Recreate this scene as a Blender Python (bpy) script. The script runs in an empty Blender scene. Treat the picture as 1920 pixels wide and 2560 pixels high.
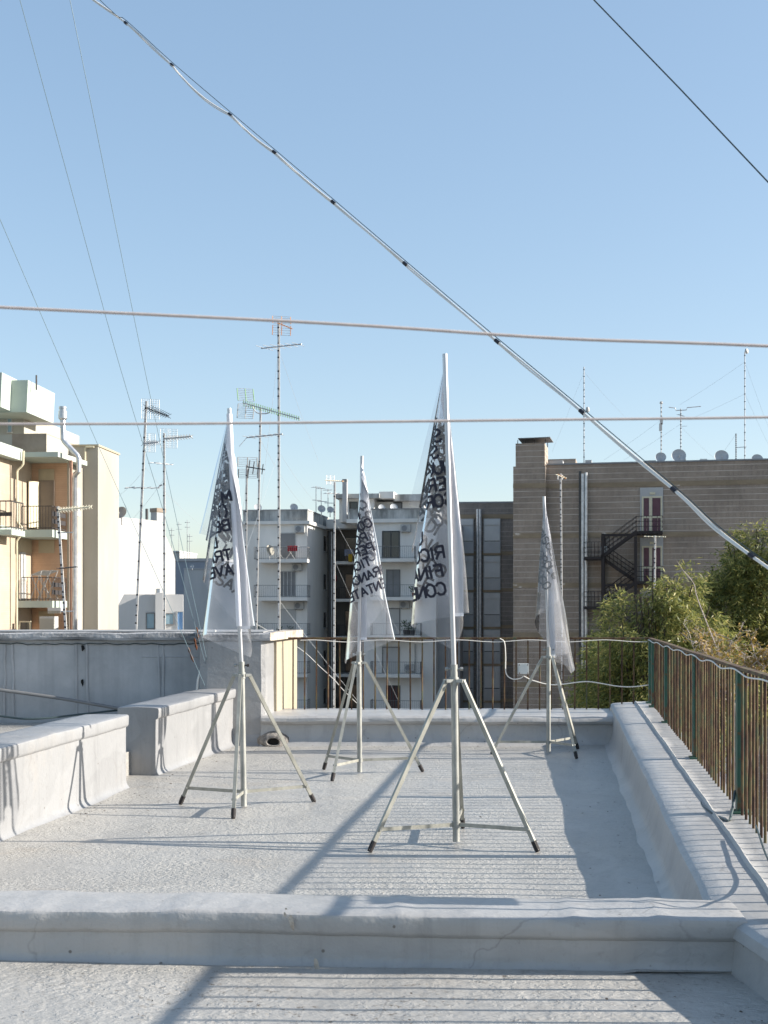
import bpy, math, random
from mathutils import Vector, Matrix, noise
random.seed(11)
S = bpy.context.scene
COL = S.collection
R = math.radians

# ------------------------------------------------------------------ camera
CAMZ, F, HZ = 1.38, 3000.0, 1515.0          # eye height (m); focal length and horizon in photo pixels
cam = bpy.data.cameras.new('camera')
cam.sensor_fit = 'HORIZONTAL'; cam.sensor_width = 24.0; cam.lens = 24.0*F/1920
cam.shift_y = (HZ-1280)/1920
cam.clip_start = 0.05; cam.clip_end = 5000
cam.dof.use_dof = True; cam.dof.focus_distance = 9.0; cam.dof.aperture_fstop = 11
camo = bpy.data.objects.new('camera', cam); COL.objects.link(camo)
camo.location = (0, 0, CAMZ); camo.rotation_euler = (R(90), 0, 0)
S.camera = camo
# ------------------------------------------------------------------ sky and sun
SUN_EL, SUN_AZ = R(24.2), R(91.2)            # azimuth clockwise from +Y
W = bpy.data.worlds.new('World'); S.world = W; W.use_nodes = True
wn = W.node_tree.nodes; wl = W.node_tree.links
sky = wn.new('ShaderNodeTexSky'); sky.sky_type = 'NISHITA'; sky.sun_disc = False
sky.sun_elevation = SUN_EL; sky.sun_rotation = SUN_AZ
sky.altitude = 60; sky.air_density = 1.0; sky.dust_density = 0.9; sky.ozone_density = 2.0
bg = wn['Background']; bg.inputs['Strength'].default_value = 0.15
sg = wn.new('ShaderNodeGamma'); sg.inputs[1].default_value = 0.56          # softer contrast over the whole sky
wl.new(sky.outputs[0], sg.inputs[0]); hs = wn.new('ShaderNodeHueSaturation'); hs.inputs['Saturation'].default_value = 1.28; wl.new(sg.outputs[0], hs.inputs['Color']); wl.new(hs.outputs[0], bg.inputs['Color'])
sl = bpy.data.lights.new('sun', 'SUN'); sl.energy = 3.8; sl.angle = R(0.55); sl.color = (1.0, 0.935, 0.84)
so = bpy.data.objects.new('sun', sl); COL.objects.link(so)
SD = Vector((math.sin(SUN_AZ)*math.cos(SUN_EL), math.cos(SUN_AZ)*math.cos(SUN_EL), math.sin(SUN_EL)))
so.rotation_euler = (-SD).to_track_quat('-Z', 'Y').to_euler(); so.location = SD*200
S.view_settings.view_transform = 'Standard'; S.view_settings.look = 'None'
S.view_settings.exposure = 1.40; S.view_settings.gamma = 1
S.render.engine = 'CYCLES'
S.cycles.transparent_max_bounces = 40
S.cycles.max_bounces = 8

def at(x, y, Y):
    return Vector(((x-960)*Y/F, Y, CAMZ+(HZ-y)*Y/F))

# ------------------------------------------------------------------ materials
MATS = {}
def N(nt, t, **kw):
    n = nt.nodes.new(t)
    for k, v in kw.items():
        if k in n.inputs: n.inputs[k].default_value = v
        else: setattr(n, k, v)
    return n
def ramp(nt, fac, stops):
    r = nt.nodes.new('ShaderNodeValToRGB')
    e = r.color_ramp.elements
    while len(e) < len(stops): e.new(0.5)
    for el, (p, c) in zip(e, stops):
        el.position = p; el.color = (c[0], c[1], c[2], 1) if not isinstance(c, (int, float)) else (c, c, c, 1)
    nt.links.new(fac, r.inputs[0]); return r
def mixc(nt, fac, a, b, mode='MIX'):
    m = nt.nodes.new('ShaderNodeMix'); m.data_type = 'RGBA'; m.blend_type = mode
    for s, v in ((0, fac), (6, a), (7, b)):
        if isinstance(v, bpy.types.NodeSocket): nt.links.new(v, m.inputs[s])
        elif s == 0: m.inputs[0].default_value = v
        else: m.inputs[s].default_value = (*v, 1)
    return m.outputs[2]
def base(name):
    m = bpy.data.materials.new(name); m.use_nodes = True
    nt = m.node_tree; b = nt.nodes['Principled BSDF']
    tc = nt.nodes.new('ShaderNodeTexCoord')
    MATS[name] = m
    return m, nt, b, tc
def scaled(nt, tc, s, coord='Object'):
    mp = nt.nodes.new('ShaderNodeMapping'); mp.inputs['Scale'].default_value = s
    nt.links.new(tc.outputs[coord], mp.inputs[0]); return mp.outputs[0]
def simple(name, c1, c2=None, scale=3.0, rough=0.7, metal=0.0, bump=0.0, bscale=30.0, spec=0.4, streak=None, coat=0):
    m, nt, b, tc = base(name)
    b.inputs['Roughness'].default_value = rough; b.inputs['Metallic'].default_value = metal
    b.inputs['Specular IOR Level'].default_value = spec
    if c2 is None: c2 = tuple(x*0.82 for x in c1)
    vec = scaled(nt, tc, streak) if streak else tc.outputs['Object']
    n = N(nt, 'ShaderNodeTexNoise', Scale=scale, Detail=7.0, Roughness=0.62)
    nt.links.new(vec, n.inputs['Vector'])
    r = ramp(nt, n.outputs['Fac'], [(0.36, c2), (0.64, c1)])
    nt.links.new(r.outputs[0], b.inputs['Base Color'])
    if bump:
        n2 = N(nt, 'ShaderNodeTexNoise', Scale=bscale, Detail=4.0)
        nt.links.new(tc.outputs['Object'], n2.inputs['Vector'])
        bp = N(nt, 'ShaderNodeBump', Strength=bump, Distance=0.02)
        nt.links.new(n2.outputs['Fac'], bp.inputs['Height']); nt.links.new(bp.outputs[0], b.inputs['Normal'])
    return m

def membrane(name, light, dark, bump_s, grain, stain, specks, crack=0.5):
    """silver painted bitumen sheet: hammered relief, dirt flecks, ochre stains"""
    m, nt, b, tc = base(name)
    P = tc.outputs['Object']
    b.inputs['Roughness'].default_value = 0.42; b.inputs['Metallic'].default_value = 0.12
    b.inputs['Specular IOR Level'].default_value = 0.45
    n1 = N(nt, 'ShaderNodeTexNoise', Scale=1.3, Detail=8.0, Roughness=0.65); nt.links.new(P, n1.inputs['Vector'])
    c = ramp(nt, n1.outputs['Fac'], [(0.32, dark), (0.62, light)]).outputs[0]
    n3 = N(nt, 'ShaderNodeTexNoise', Scale=0.9, Detail=9.0, Roughness=0.7); nt.links.new(scaled(nt, tc, (1, 1.6, 1)), n3.inputs['Vector'])
    f3 = ramp(nt, n3.outputs['Fac'], [(0.56, 0), (0.74, stain)]).outputs[0]
    c = mixc(nt, f3, c, (0.46, 0.38, 0.29))
    n4 = N(nt, 'ShaderNodeTexNoise', Scale=26.0, Detail=6.0, Roughness=0.75); nt.links.new(P, n4.inputs['Vector'])
    n5 = N(nt, 'ShaderNodeTexNoise', Scale=2.3, Detail=3.0); nt.links.new(P, n5.inputs['Vector'])
    g = ramp(nt, n5.outputs['Fac'], [(0.43, 0), (0.58, specks)]).outputs[0]
    f4 = ramp(nt, n4.outputs['Fac'], [(0.56, 0), (0.63, 1)]).outputs[0]
    mm = N(nt, 'ShaderNodeMath', operation='MULTIPLY'); nt.links.new(g, mm.inputs[0]); nt.links.new(f4, mm.inputs[1])
    c = mixc(nt, mm.outputs[0], c, (0.10, 0.075, 0.05))
    # repair coats with an edge of their own, and thin runs down upright faces
    n6 = N(nt, 'ShaderNodeTexNoise', Scale=0.75, Detail=2.5, Distortion=1.2); nt.links.new(scaled(nt, tc, (1, 1, 1.7)), n6.inputs['Vector'])
    c = mixc(nt, ramp(nt, n6.outputs['Fac'], [(0.505, 0), (0.52, 0.20)]).outputs[0], c, tuple(min(1, x*1.28) for x in light))
    n7 = N(nt, 'ShaderNodeTexNoise', Scale=3.0, Detail=6.0, Roughness=0.7); nt.links.new(scaled(nt, tc, (3.2, 3.2, 0.28)), n7.inputs['Vector'])
    c = mixc(nt, ramp(nt, n7.outputs['Fac'], [(0.52, 0), (0.72, 0.30)]).outputs[0], c, tuple(x*0.55 for x in dark))
    # sparse single flecks everywhere
    v = N(nt, 'ShaderNodeTexVoronoi', Scale=7.0); nt.links.new(P, v.inputs['Vector'])
    fv = ramp(nt, v.outputs['Distance'], [(0.035, 0.8), (0.06, 0)]).outputs[0]
    c = mixc(nt, fv, c, (0.12, 0.10, 0.08))
    # hairline splits in the coating
    nd = N(nt, 'ShaderNodeTexNoise', Scale=2.2, Detail=5.0); nt.links.new(P, nd.inputs['Vector'])
    va = N(nt, 'ShaderNodeVectorMath', operation='SCALE'); va.inputs[3].default_value = 0.55; nt.links.new(nd.outputs['Color'], va.inputs[0])
    vb_ = N(nt, 'ShaderNodeVectorMath', operation='ADD'); nt.links.new(P, vb_.inputs[0]); nt.links.new(va.outputs[0], vb_.inputs[1])
    vc = N(nt, 'ShaderNodeTexVoronoi', feature='DISTANCE_TO_EDGE', Scale=1.15); nt.links.new(vb_.outputs[0], vc.inputs['Vector'])
    ck = ramp(nt, vc.outputs['Distance'], [(0.002, crack), (0.007, 0)]).outputs[0]
    mk = N(nt, 'ShaderNodeMath', operation='MULTIPLY'); nt.links.new(ck, mk.inputs[0])
    nt.links.new(ramp(nt, n5.outputs['Fac'], [(0.45, 0), (0.55, 1)]).outputs[0], mk.inputs[1])
    c = mixc(nt, mk.outputs[0], c, (0.14, 0.13, 0.12))
    nt.links.new(c, b.inputs['Base Color'])
    nb = N(nt, 'ShaderNodeTexNoise', Scale=grain, Detail=3.0, Roughness=0.6, Distortion=0.6); nt.links.new(scaled(nt, tc, (0.8, 1.25, 1)), nb.inputs['Vector'])
    nb2 = N(nt, 'ShaderNodeTexNoise', Scale=5.0, Detail=5.0, Roughness=0.6); nt.links.new(P, nb2.inputs['Vector'])
    b1 = N(nt, 'ShaderNodeBump', Strength=bump_s, Distance=0.022); 
    pm_ = N(nt, 'ShaderNodeMath', operation='MULTIPLY'); nt.links.new(nb.outputs['Fac'], pm_.inputs[0])
    nt.links.new(ramp(nt, n1.outputs['Fac'], [(0.36, 0.25), (0.60, 1.0)]).outputs[0], pm_.inputs[1]); nt.links.new(pm_.outputs[0], b1.inputs['Height'])
    b2 = N(nt, 'ShaderNodeBump', Strength=0.35, Distance=0.03); nt.links.new(nb2.outputs['Fac'], b2.inputs['Height'])
    nt.links.new(b1.outputs[0], b2.inputs['Normal']); nt.links.new(b2.outputs[0], b.inputs['Normal'])
    return m
membrane('floor_membrane', (0.43, 0.412, 0.378), (0.34, 0.329, 0.31), 0.9, 48.0, 0.50, 0.30, 0.25)
membrane('near_membrane', (0.43, 0.413, 0.383), (0.33, 0.32, 0.302), 0.6, 30.0, 0.4, 0.9)
membrane('curb_membrane', (0.40, 0.39, 0.378), (0.335, 0.33, 0.323), 0.16, 24.0, 0.22, 0.15, 0.35)
membrane('white_membrane', (0.295, 0.296, 0.300), (0.245, 0.246, 0.25), 0.16, 20.0, 0.22, 0.14, 0.16)
def wall_stained():
    m, nt, b, tc = base('stained_wall')
    P = tc.outputs['Object']; b.inputs['Roughness'].default_value = 0.6
    n = N(nt, 'ShaderNodeTexNoise', Scale=1.6, Detail=9.0, Roughness=0.7); nt.links.new(P, n.inputs['Vector'])
    c = ramp(nt, n.outputs['Fac'], [(0.3, (0.33, 0.335, 0.34)), (0.62, (0.46, 0.46, 0.465))]).outputs[0]
    n2 = N(nt, 'ShaderNodeTexNoise', Scale=2.0, Detail=6.0); nt.links.new(scaled(nt, tc, (5, 5, 0.35)), n2.inputs['Vector'])
    c = mixc(nt, ramp(nt, n2.outputs['Fac'], [(0.5, 0), (0.8, 0.45)]).outputs[0], c, (0.20, 0.205, 0.215))
    n4 = N(nt, 'ShaderNodeTexNoise', Scale=20.0, Detail=6.0, Roughness=0.75); nt.links.new(P, n4.inputs['Vector'])
    c = mixc(nt, ramp(nt, n4.outputs['Fac'], [(0.66, 0), (0.72, 0.55)]).outputs[0], c, (0.2, 0.2, 0.21))
    nt.links.new(c, b.inputs['Base Color'])
    bp = N(nt, 'ShaderNodeBump', Strength=0.4, Distance=0.03); nt.links.new(n.outputs['Fac'], bp.inputs['Height']); nt.links.new(bp.outputs[0], b.inputs['Normal'])
wall_stained()
simple('coping_dark', (0.42, 0.42, 0.425), (0.12, 0.122, 0.125), 4, 0.8, bump=0.5, streak=(0.6, 1, 4))
simple('coping_top', (0.320, 0.320, 0.320), (0.240, 0.240, 0.240), 3, 0.7, bump=0.3)
simple('old_concrete', (0.55, 0.50, 0.43), (0.30, 0.25, 0.20), 14, 0.9, bump=0.6)
simple('cream_plaster', (0.370, 0.323, 0.244), (0.330, 0.284, 0.211), 3, 0.9, bump=0.2, streak=(3, 3, 0.5))
def rusty():
    m, nt, b, tc = base('rusty_green_paint')
    b.inputs['Roughness'].default_value = 0.75
    oi = nt.nodes.new('ShaderNodeObjectInfo')
    ad = N(nt, 'ShaderNodeVectorMath', operation='ADD'); nt.links.new(tc.outputs['Object'], ad.inputs[0]); 
    sc = N(nt, 'ShaderNodeVectorMath', operation='SCALE'); sc.inputs[3].default_value = 3.0
    nt.links.new(oi.outputs['Location'], sc.inputs[0]); nt.links.new(sc.outputs[0], ad.inputs[1])
    mp = nt.nodes.new('ShaderNodeMapping'); mp.inputs['Scale'].default_value = (1, 1, 0.35); nt.links.new(ad.outputs[0], mp.inputs[0])
    n = N(nt, 'ShaderNodeTexNoise', Scale=14.0, Detail=8.0, Roughness=0.72); nt.links.new(mp.outputs[0], n.inputs['Vector'])
    c = ramp(nt, n.outputs['Fac'], [(0.40, (0.045, 0.020, 0.011)), (0.49, (0.095, 0.045, 0.019)), (0.55, (0.13, 0.095, 0.036)), (0.63, (0.055, 0.072, 0.038))]).outputs[0]
    nt.links.new(c, b.inputs['Base Color'])
    bp = N(nt, 'ShaderNodeBump', Strength=0.5, Distance=0.004); nt.links.new(n.outputs['Fac'], bp.inputs['Height']); nt.links.new(bp.outputs[0], b.inputs['Normal'])
rusty()
def rusty2():
    m, nt, b, tc = base('green_post_paint')
    b.inputs['Roughness'].default_value = 0.6
    n = N(nt, 'ShaderNodeTexNoise', Scale=9.0, Detail=8.0, Roughness=0.7); nt.links.new(tc.outputs['Object'], n.inputs['Vector'])
    c = ramp(nt, n.outputs['Fac'], [(0.34, (0.07, 0.03, 0.014)), (0.42, (0.10, 0.07, 0.03)), (0.47, (0.025, 0.085, 0.055)), (0.7, (0.035, 0.11, 0.075))]).outputs[0]
    nt.links.new(c, b.inputs['Base Color'])
rusty2()
simple('aluminium', (0.62, 0.62, 0.63), (0.50, 0.50, 0.52), 6, 0.38, 0.85, streak=(1, 1, 0.1))
simple('galvanised', (0.42, 0.42, 0.39), (0.26, 0.265, 0.25), 18, 0.5, 0.6, streak=(1, 1, 0.3))
simple('leg_zinc', (0.42, 0.41, 0.36), (0.28, 0.275, 0.24), 14, 0.5, 0.45, streak=(1, 1, 0.4))
simple('rubber', (0.035, 0.03, 0.03), None, 20, 0.8)
simple('sleeve_white', (0.86, 0.85, 0.87), (0.80, 0.79, 0.82), 10, 0.55)
simple('lettering_ink', (0.018, 0.018, 0.035), None, 8, 0.5)
simple('cable_white', (0.78, 0.74, 0.68), (0.72, 0.68, 0.62), 1.5, 0.5)
simple('cable_dark', (0.05, 0.075, 0.08), None, 20, 0.5)
simple('tape_black', (0.012, 0.012, 0.02), None, 20, 0.5)
simple('clothesline_cord', (0.60, 0.52, 0.48), (0.52, 0.45, 0.42), 50, 0.7)
simple('guy_steel', (0.17, 0.25, 0.29), None, 20, 0.6)
simple('faint_wire', (0.50, 0.52, 0.54), None, 20, 0.5)
simple('rust', (0.16, 0.055, 0.022), (0.06, 0.028, 0.015), 30, 0.9)
simple('plastic_box', (0.62, 0.64, 0.62), (0.52, 0.54, 0.52), 6, 0.5)
simple('black_hole', (0.01, 0.01, 0.01), None, 5, 0.9)
simple('bitumen_dirty', (0.33, 0.30, 0.27), (0.09, 0.085, 0.08), 16, 0.9, bump=0.8)
simple('peach_render', (0.44, 0.37, 0.26), (0.40, 0.34, 0.24), 2, 0.9)
simple('tower_cream', (0.39, 0.365, 0.315), (0.335, 0.31, 0.26), 0.5, 0.9, streak=(1, 1, 0.4))
simple('attic_white', (0.40, 0.385, 0.335), (0.37, 0.355, 0.31), 1, 0.9)
simple('mint_render', (0.44, 0.49, 0.44), (0.39, 0.44, 0.39), 0.8, 0.85)
simple('brown_render', (0.315, 0.255, 0.203), (0.247, 0.195, 0.150), 2, 0.95, bump=0.4)
simple('white_plaster', (0.452, 0.448, 0.437), (0.398, 0.394, 0.383), 0.6, 0.9, streak=(1, 1, 0.3))
simple('pale_grey', (0.556, 0.550, 0.541), (0.479, 0.474, 0.464), 0.5, 0.9, streak=(1, 1, 0.3))
simple('block_white', (0.806, 0.787, 0.748), (0.703, 0.685, 0.650), 0.6, 0.9, streak=(1, 1, 0.3))
simple('block_parapet', (0.566, 0.566, 0.546), (0.214, 0.219, 0.214), 0.9, 0.9, streak=(1.6, 1, 0.5))
simple('recess_shade_wall', (0.198, 0.180, 0.162), (0.135, 0.126, 0.112), 0.8, 0.9)  # dark base colour carries the shade of the deep recess
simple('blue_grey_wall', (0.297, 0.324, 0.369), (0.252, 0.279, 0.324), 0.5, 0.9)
simple('concrete_panel', (0.451, 0.451, 0.451), (0.382, 0.382, 0.382), 0.8, 0.9)
simple('shutter_light', (0.558, 0.558, 0.549), (0.503, 0.503, 0.494), 1, 0.7)
simple('shutter_grey', (0.260, 0.267, 0.280), (0.208, 0.215, 0.221), 1, 0.6)
simple('shutter_brown', (0.24, 0.19, 0.15), (0.19, 0.15, 0.12), 1, 0.6)
simple('frame_white', (0.490, 0.490, 0.476), None, 5, 0.5)
simple('frame_cream', (0.66, 0.60, 0.44), None, 5, 0.6)
simple('frame_dark', (0.05, 0.055, 0.06), None, 5, 0.5)
simple('door_purple', (0.13, 0.06, 0.075), (0.10, 0.045, 0.058), 2, 0.6)
simple('door_red', (0.09, 0.035, 0.035), None, 2, 0.6)
simple('blue_paint', (0.20, 0.36, 0.60), None, 2, 0.6)
simple('stair_steel', (0.022, 0.015, 0.015), (0.015, 0.01, 0.01), 2, 0.6)
simple('iron_dark', (0.05, 0.045, 0.045), None, 5, 0.6)
simple('iron_grey', (0.20, 0.20, 0.20), None, 5, 0.6)
simple('flue_metal', (0.60, 0.61, 0.63), (0.42, 0.43, 0.45), 4, 0.35, 0.75)
simple('pipe_dark', (0.08, 0.08, 0.08), None, 4, 0.5)
simple('pipe_rose', (0.48, 0.28, 0.20), None, 4, 0.6)
simple('dish_grey', (0.42, 0.44, 0.46), (0.34, 0.36, 0.38), 3, 0.5)
simple('antenna_alu', (0.66, 0.67, 0.68), (0.50, 0.51, 0.52), 10, 0.45, 0.5)
simple('antenna_black', (0.035, 0.035, 0.04), None, 10, 0.5)
simple('antenna_orange', (0.55, 0.22, 0.06), None, 10, 0.6)
simple('antenna_green', (0.18, 0.34, 0.14), None, 10, 0.6)
simple('antenna_cream', (0.70, 0.66, 0.52), None, 10, 0.6)
simple('mast_steel', (0.50, 0.51, 0.52), (0.30, 0.30, 0.31), 14, 0.5, 0.4)
simple('cloth_red', (0.42, 0.02, 0.035), None, 5, 0.9)
simple('cloth_blue', (0.16, 0.20, 0.32), (0.30, 0.30, 0.34), 5, 0.9)
simple('cloth_yellow', (0.60, 0.42, 0.06), None, 5, 0.9)
simple('terracotta', (0.30, 0.11, 0.06), None, 5, 0.9)
simple('street_asphalt', (0.055, 0.055, 0.056), (0.04, 0.04, 0.042), 0.5, 0.95)
simple('roof_gravel', (0.42, 0.41, 0.40), (0.34, 0.33, 0.32), 2, 0.95)
simple('bark', (0.11, 0.085, 0.065), (0.06, 0.045, 0.035), 6, 0.95)
simple('twig_pale', (0.52, 0.45, 0.39), (0.38, 0.31, 0.27), 12, 0.9)
simple('awning_white', (0.62, 0.62, 0.60), None, 3, 0.7)
def glassmat():
    m, nt, b, tc = base('window_glass')
    b.inputs['Base Color'].default_value = (0.03, 0.035, 0.04, 1); b.inputs['Roughness'].default_value = 0.12
    b.inputs['Specular IOR Level'].default_value = 0.7
    m, nt, b, tc = base('window_glass_blue')
    b.inputs['Base Color'].default_value = (0.25, 0.36, 0.42, 1); b.inputs['Roughness'].default_value = 0.15
glassmat()
def tile_facade(name, c1, c2, joint, bw, rh, ms, hjoint):
    m, nt, b, tc = base(name)
    b.inputs['Roughness'].default_value = 0.8
    sx = nt.nodes.new('ShaderNodeSeparateXYZ'); nt.links.new(tc.outputs['Object'], sx.inputs[0])
    ad = N(nt, 'ShaderNodeMath', operation='ADD'); nt.links.new(sx.outputs[0], ad.inputs[0]); nt.links.new(sx.outputs[1], ad.inputs[1])
    cx = nt.nodes.new('ShaderNodeCombineXYZ'); nt.links.new(ad.outputs[0], cx.inputs[0]); nt.links.new(sx.outputs[2], cx.inputs[1])
    br = nt.nodes.new('ShaderNodeTexBrick'); br.offset = 0.0
    br.inputs['Scale'].default_value = 1.0; br.inputs['Brick Width'].default_value = bw; br.inputs['Row Height'].default_value = rh
    br.inputs['Mortar Size'].default_value = ms; br.inputs['Mortar Smooth'].default_value = 0.1; br.inputs['Bias'].default_value = 0
    br.inputs['Color1'].default_value = (*c1, 1); br.inputs['Color2'].default_value = (*c2, 1); br.inputs['Mortar'].default_value = (*joint, 1)
    nt.links.new(cx.outputs[0], br.inputs['Vector'])
    n = N(nt, 'ShaderNodeTexNoise', Scale=0.35, Detail=8.0, Roughness=0.65); nt.links.new(tc.outputs['Object'], n.inputs['Vector'])
    c = mixc(nt, 1.0, br.outputs[0], ramp(nt, n.outputs['Fac'], [(0.35, 0.72), (0.62, 1.0)]).outputs[0], 'MULTIPLY')
    # horizontal bed joints stand out paler, broken along their length
    fr = N(nt, 'ShaderNodeMath', operation='FRACT'); dv = N(nt, 'ShaderNodeMath', operation='DIVIDE'); dv.inputs[1].default_value = rh
    nt.links.new(sx.outputs[2], dv.inputs[0]); nt.links.new(dv.outputs[0], fr.inputs[0])
    lt = N(nt, 'ShaderNodeMath', operation='LESS_THAN'); lt.inputs[1].default_value = hjoint; nt.links.new(fr.outputs[0], lt.inputs[0])
    n2 = N(nt, 'ShaderNodeTexNoise', Scale=0.8, Detail=5.0); nt.links.new(scaled(nt, tc, (1, 1, 4)), n2.inputs['Vector'])
    mu = N(nt, 'ShaderNodeMath', operation='MULTIPLY'); nt.links.new(lt.outputs[0], mu.inputs[0])
    nt.links.new(ramp(nt, n2.outputs['Fac'], [(0.38, 0.15), (0.6, 0.9)]).outputs[0], mu.inputs[1])
    c = mixc(nt, mu.outputs[0], c, joint)
    nt.links.new(c, b.inputs['Base Color'])
tile_facade('brown_tiles', (0.305, 0.237, 0.183), (0.248, 0.192, 0.15), (0.57, 0.50, 0.435), 0.075, 0.385, 0.006, 0.085)
tile_facade('grey_tiles', (0.235, 0.20, 0.17), (0.19, 0.16, 0.14), (0.38, 0.34, 0.31), 0.075, 0.385, 0.006, 0.075)
tile_facade('peach_siding_shaded', (0.62, 0.40, 0.26), (0.59, 0.375, 0.245), (0.44, 0.27, 0.165), 9.0, 0.085, 0.0, 0.16)  # shaded copy of the siding, shade and warm bounce in the colour
tile_facade('peach_siding_sunlit', (0.48, 0.395, 0.305), (0.465, 0.38, 0.29), (0.38, 0.30, 0.22), 9.0, 0.085, 0.0, 0.14)  # sunlit copy of the same siding, sunlight put into the paler colour
def bandmat():
    m, nt, b, tc = base('band_tan')
    b.inputs['Roughness'].default_value = 0.9
    n = N(nt, 'ShaderNodeTexNoise', Scale=0.55, Detail=9.0, Roughness=0.7); nt.links.new(scaled(nt, tc, (1, 1, 2.5)), n.inputs['Vector'])
    c = ramp(nt, n.outputs['Fac'], [(0.35, (0.22, 0.17, 0.115)), (0.58, (0.29, 0.225, 0.15)), (0.63, (0.32, 0.245, 0.175)), (0.66, (0.68, 0.62, 0.54))]).outputs[0]
    nt.links.new(c, b.inputs['Base Color'])
bandmat()
def film():
    m, nt, b, tc = base('clear_film')
    nt.nodes.remove(b); out = nt.nodes['Material Output']
    tr = nt.nodes.new('ShaderNodeBsdfTransparent'); tr.inputs[0].default_value = (0.955, 0.96, 0.975, 1)
    gl = nt.nodes.new('ShaderNodeBsdfGlossy'); gl.inputs['Roughness'].default_value = 0.13
    df = nt.nodes.new('ShaderNodeBsdfDiffuse'); df.inputs[0].default_value = (0.85, 0.85, 0.88, 1)
    tl = nt.nodes.new('ShaderNodeBsdfTranslucent'); tl.inputs[0].default_value = (0.85, 0.85, 0.88, 1)
    a1 = nt.nodes.new('ShaderNodeMixShader'); a1.inputs[0].default_value = 0.5
    nt.links.new(df.outputs[0], a1.inputs[1]); nt.links.new(tl.outputs[0], a1.inputs[2])
    n = N(nt, 'ShaderNodeTexNoise', Scale=5.0, Detail=6.0); nt.links.new(tc.outputs['Object'], n.inputs['Vector'])
    hz = ramp(nt, n.outputs['Fac'], [(0.35, 0.075), (0.7, 0.21)])
    a2 = nt.nodes.new('ShaderNodeMixShader'); nt.links.new(hz.outputs[0], a2.inputs[0])
    nt.links.new(tr.outputs[0], a2.inputs[1]); nt.links.new(a1.outputs[0], a2.inputs[2])
    fr = nt.nodes.new('ShaderNodeLayerWeight'); fr.inputs['Blend'].default_value = 0.30
    bp = N(nt, 'ShaderNodeBump', Strength=0.25, Distance=0.01); nt.links.new(n.outputs['Fac'], bp.inputs['Height'])
    nt.links.new(bp.outputs[0], gl.inputs['Normal'])
    a3 = nt.nodes.new('ShaderNodeMixShader'); nt.links.new(fr.outputs['Fresnel'], a3.inputs[0])
    nt.links.new(a2.outputs[0], a3.inputs[1]); nt.links.new(gl.outputs[0], a3.inputs[2])
    nt.links.new(a3.outputs[0], out.inputs[0])
film()
def leafmat(name, stops):
    m, nt, b, tc = base(name)
    out = nt.nodes['Material Output']
    g = nt.nodes.new('ShaderNodeNewGeometry')
    c = ramp(nt, g.outputs['Random Per Island'], stops).outputs[0]
    nt.links.new(c, b.inputs['Base Color']); b.inputs['Roughness'].default_value = 0.45
    b.inputs['Specular IOR Level'].default_value = 0.35
    tl = nt.nodes.new('ShaderNodeBsdfTranslucent'); nt.links.new(c, tl.inputs[0])
    mx = nt.nodes.new('ShaderNodeMixShader'); mx.inputs[0].default_value = 0.45
    nt.links.new(b.outputs[0], mx.inputs[1]); nt.links.new(tl.outputs[0], mx.inputs[2]); nt.links.new(mx.outputs[0], out.inputs[0])
leafmat('leaf_olive', [(0.0, (0.09, 0.12, 0.04)), (0.4, (0.21, 0.225, 0.07)), (0.8, (0.34, 0.335, 0.10)), (1.0, (0.46, 0.38, 0.14))])
leafmat('leaf_deep', [(0.0, (0.09, 0.125, 0.03)), (0.5, (0.17, 0.20, 0.05)), (1.0, (0.28, 0.29, 0.08))])
leafmat('leaf_yellow', [(0.0, (0.16, 0.15, 0.04)), (0.5, (0.34, 0.25, 0.07)), (1.0, (0.42, 0.26, 0.09))])
leafmat('leaf_pot', [(0.0, (0.03, 0.06, 0.02)), (1.0, (0.07, 0.12, 0.03))])

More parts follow.
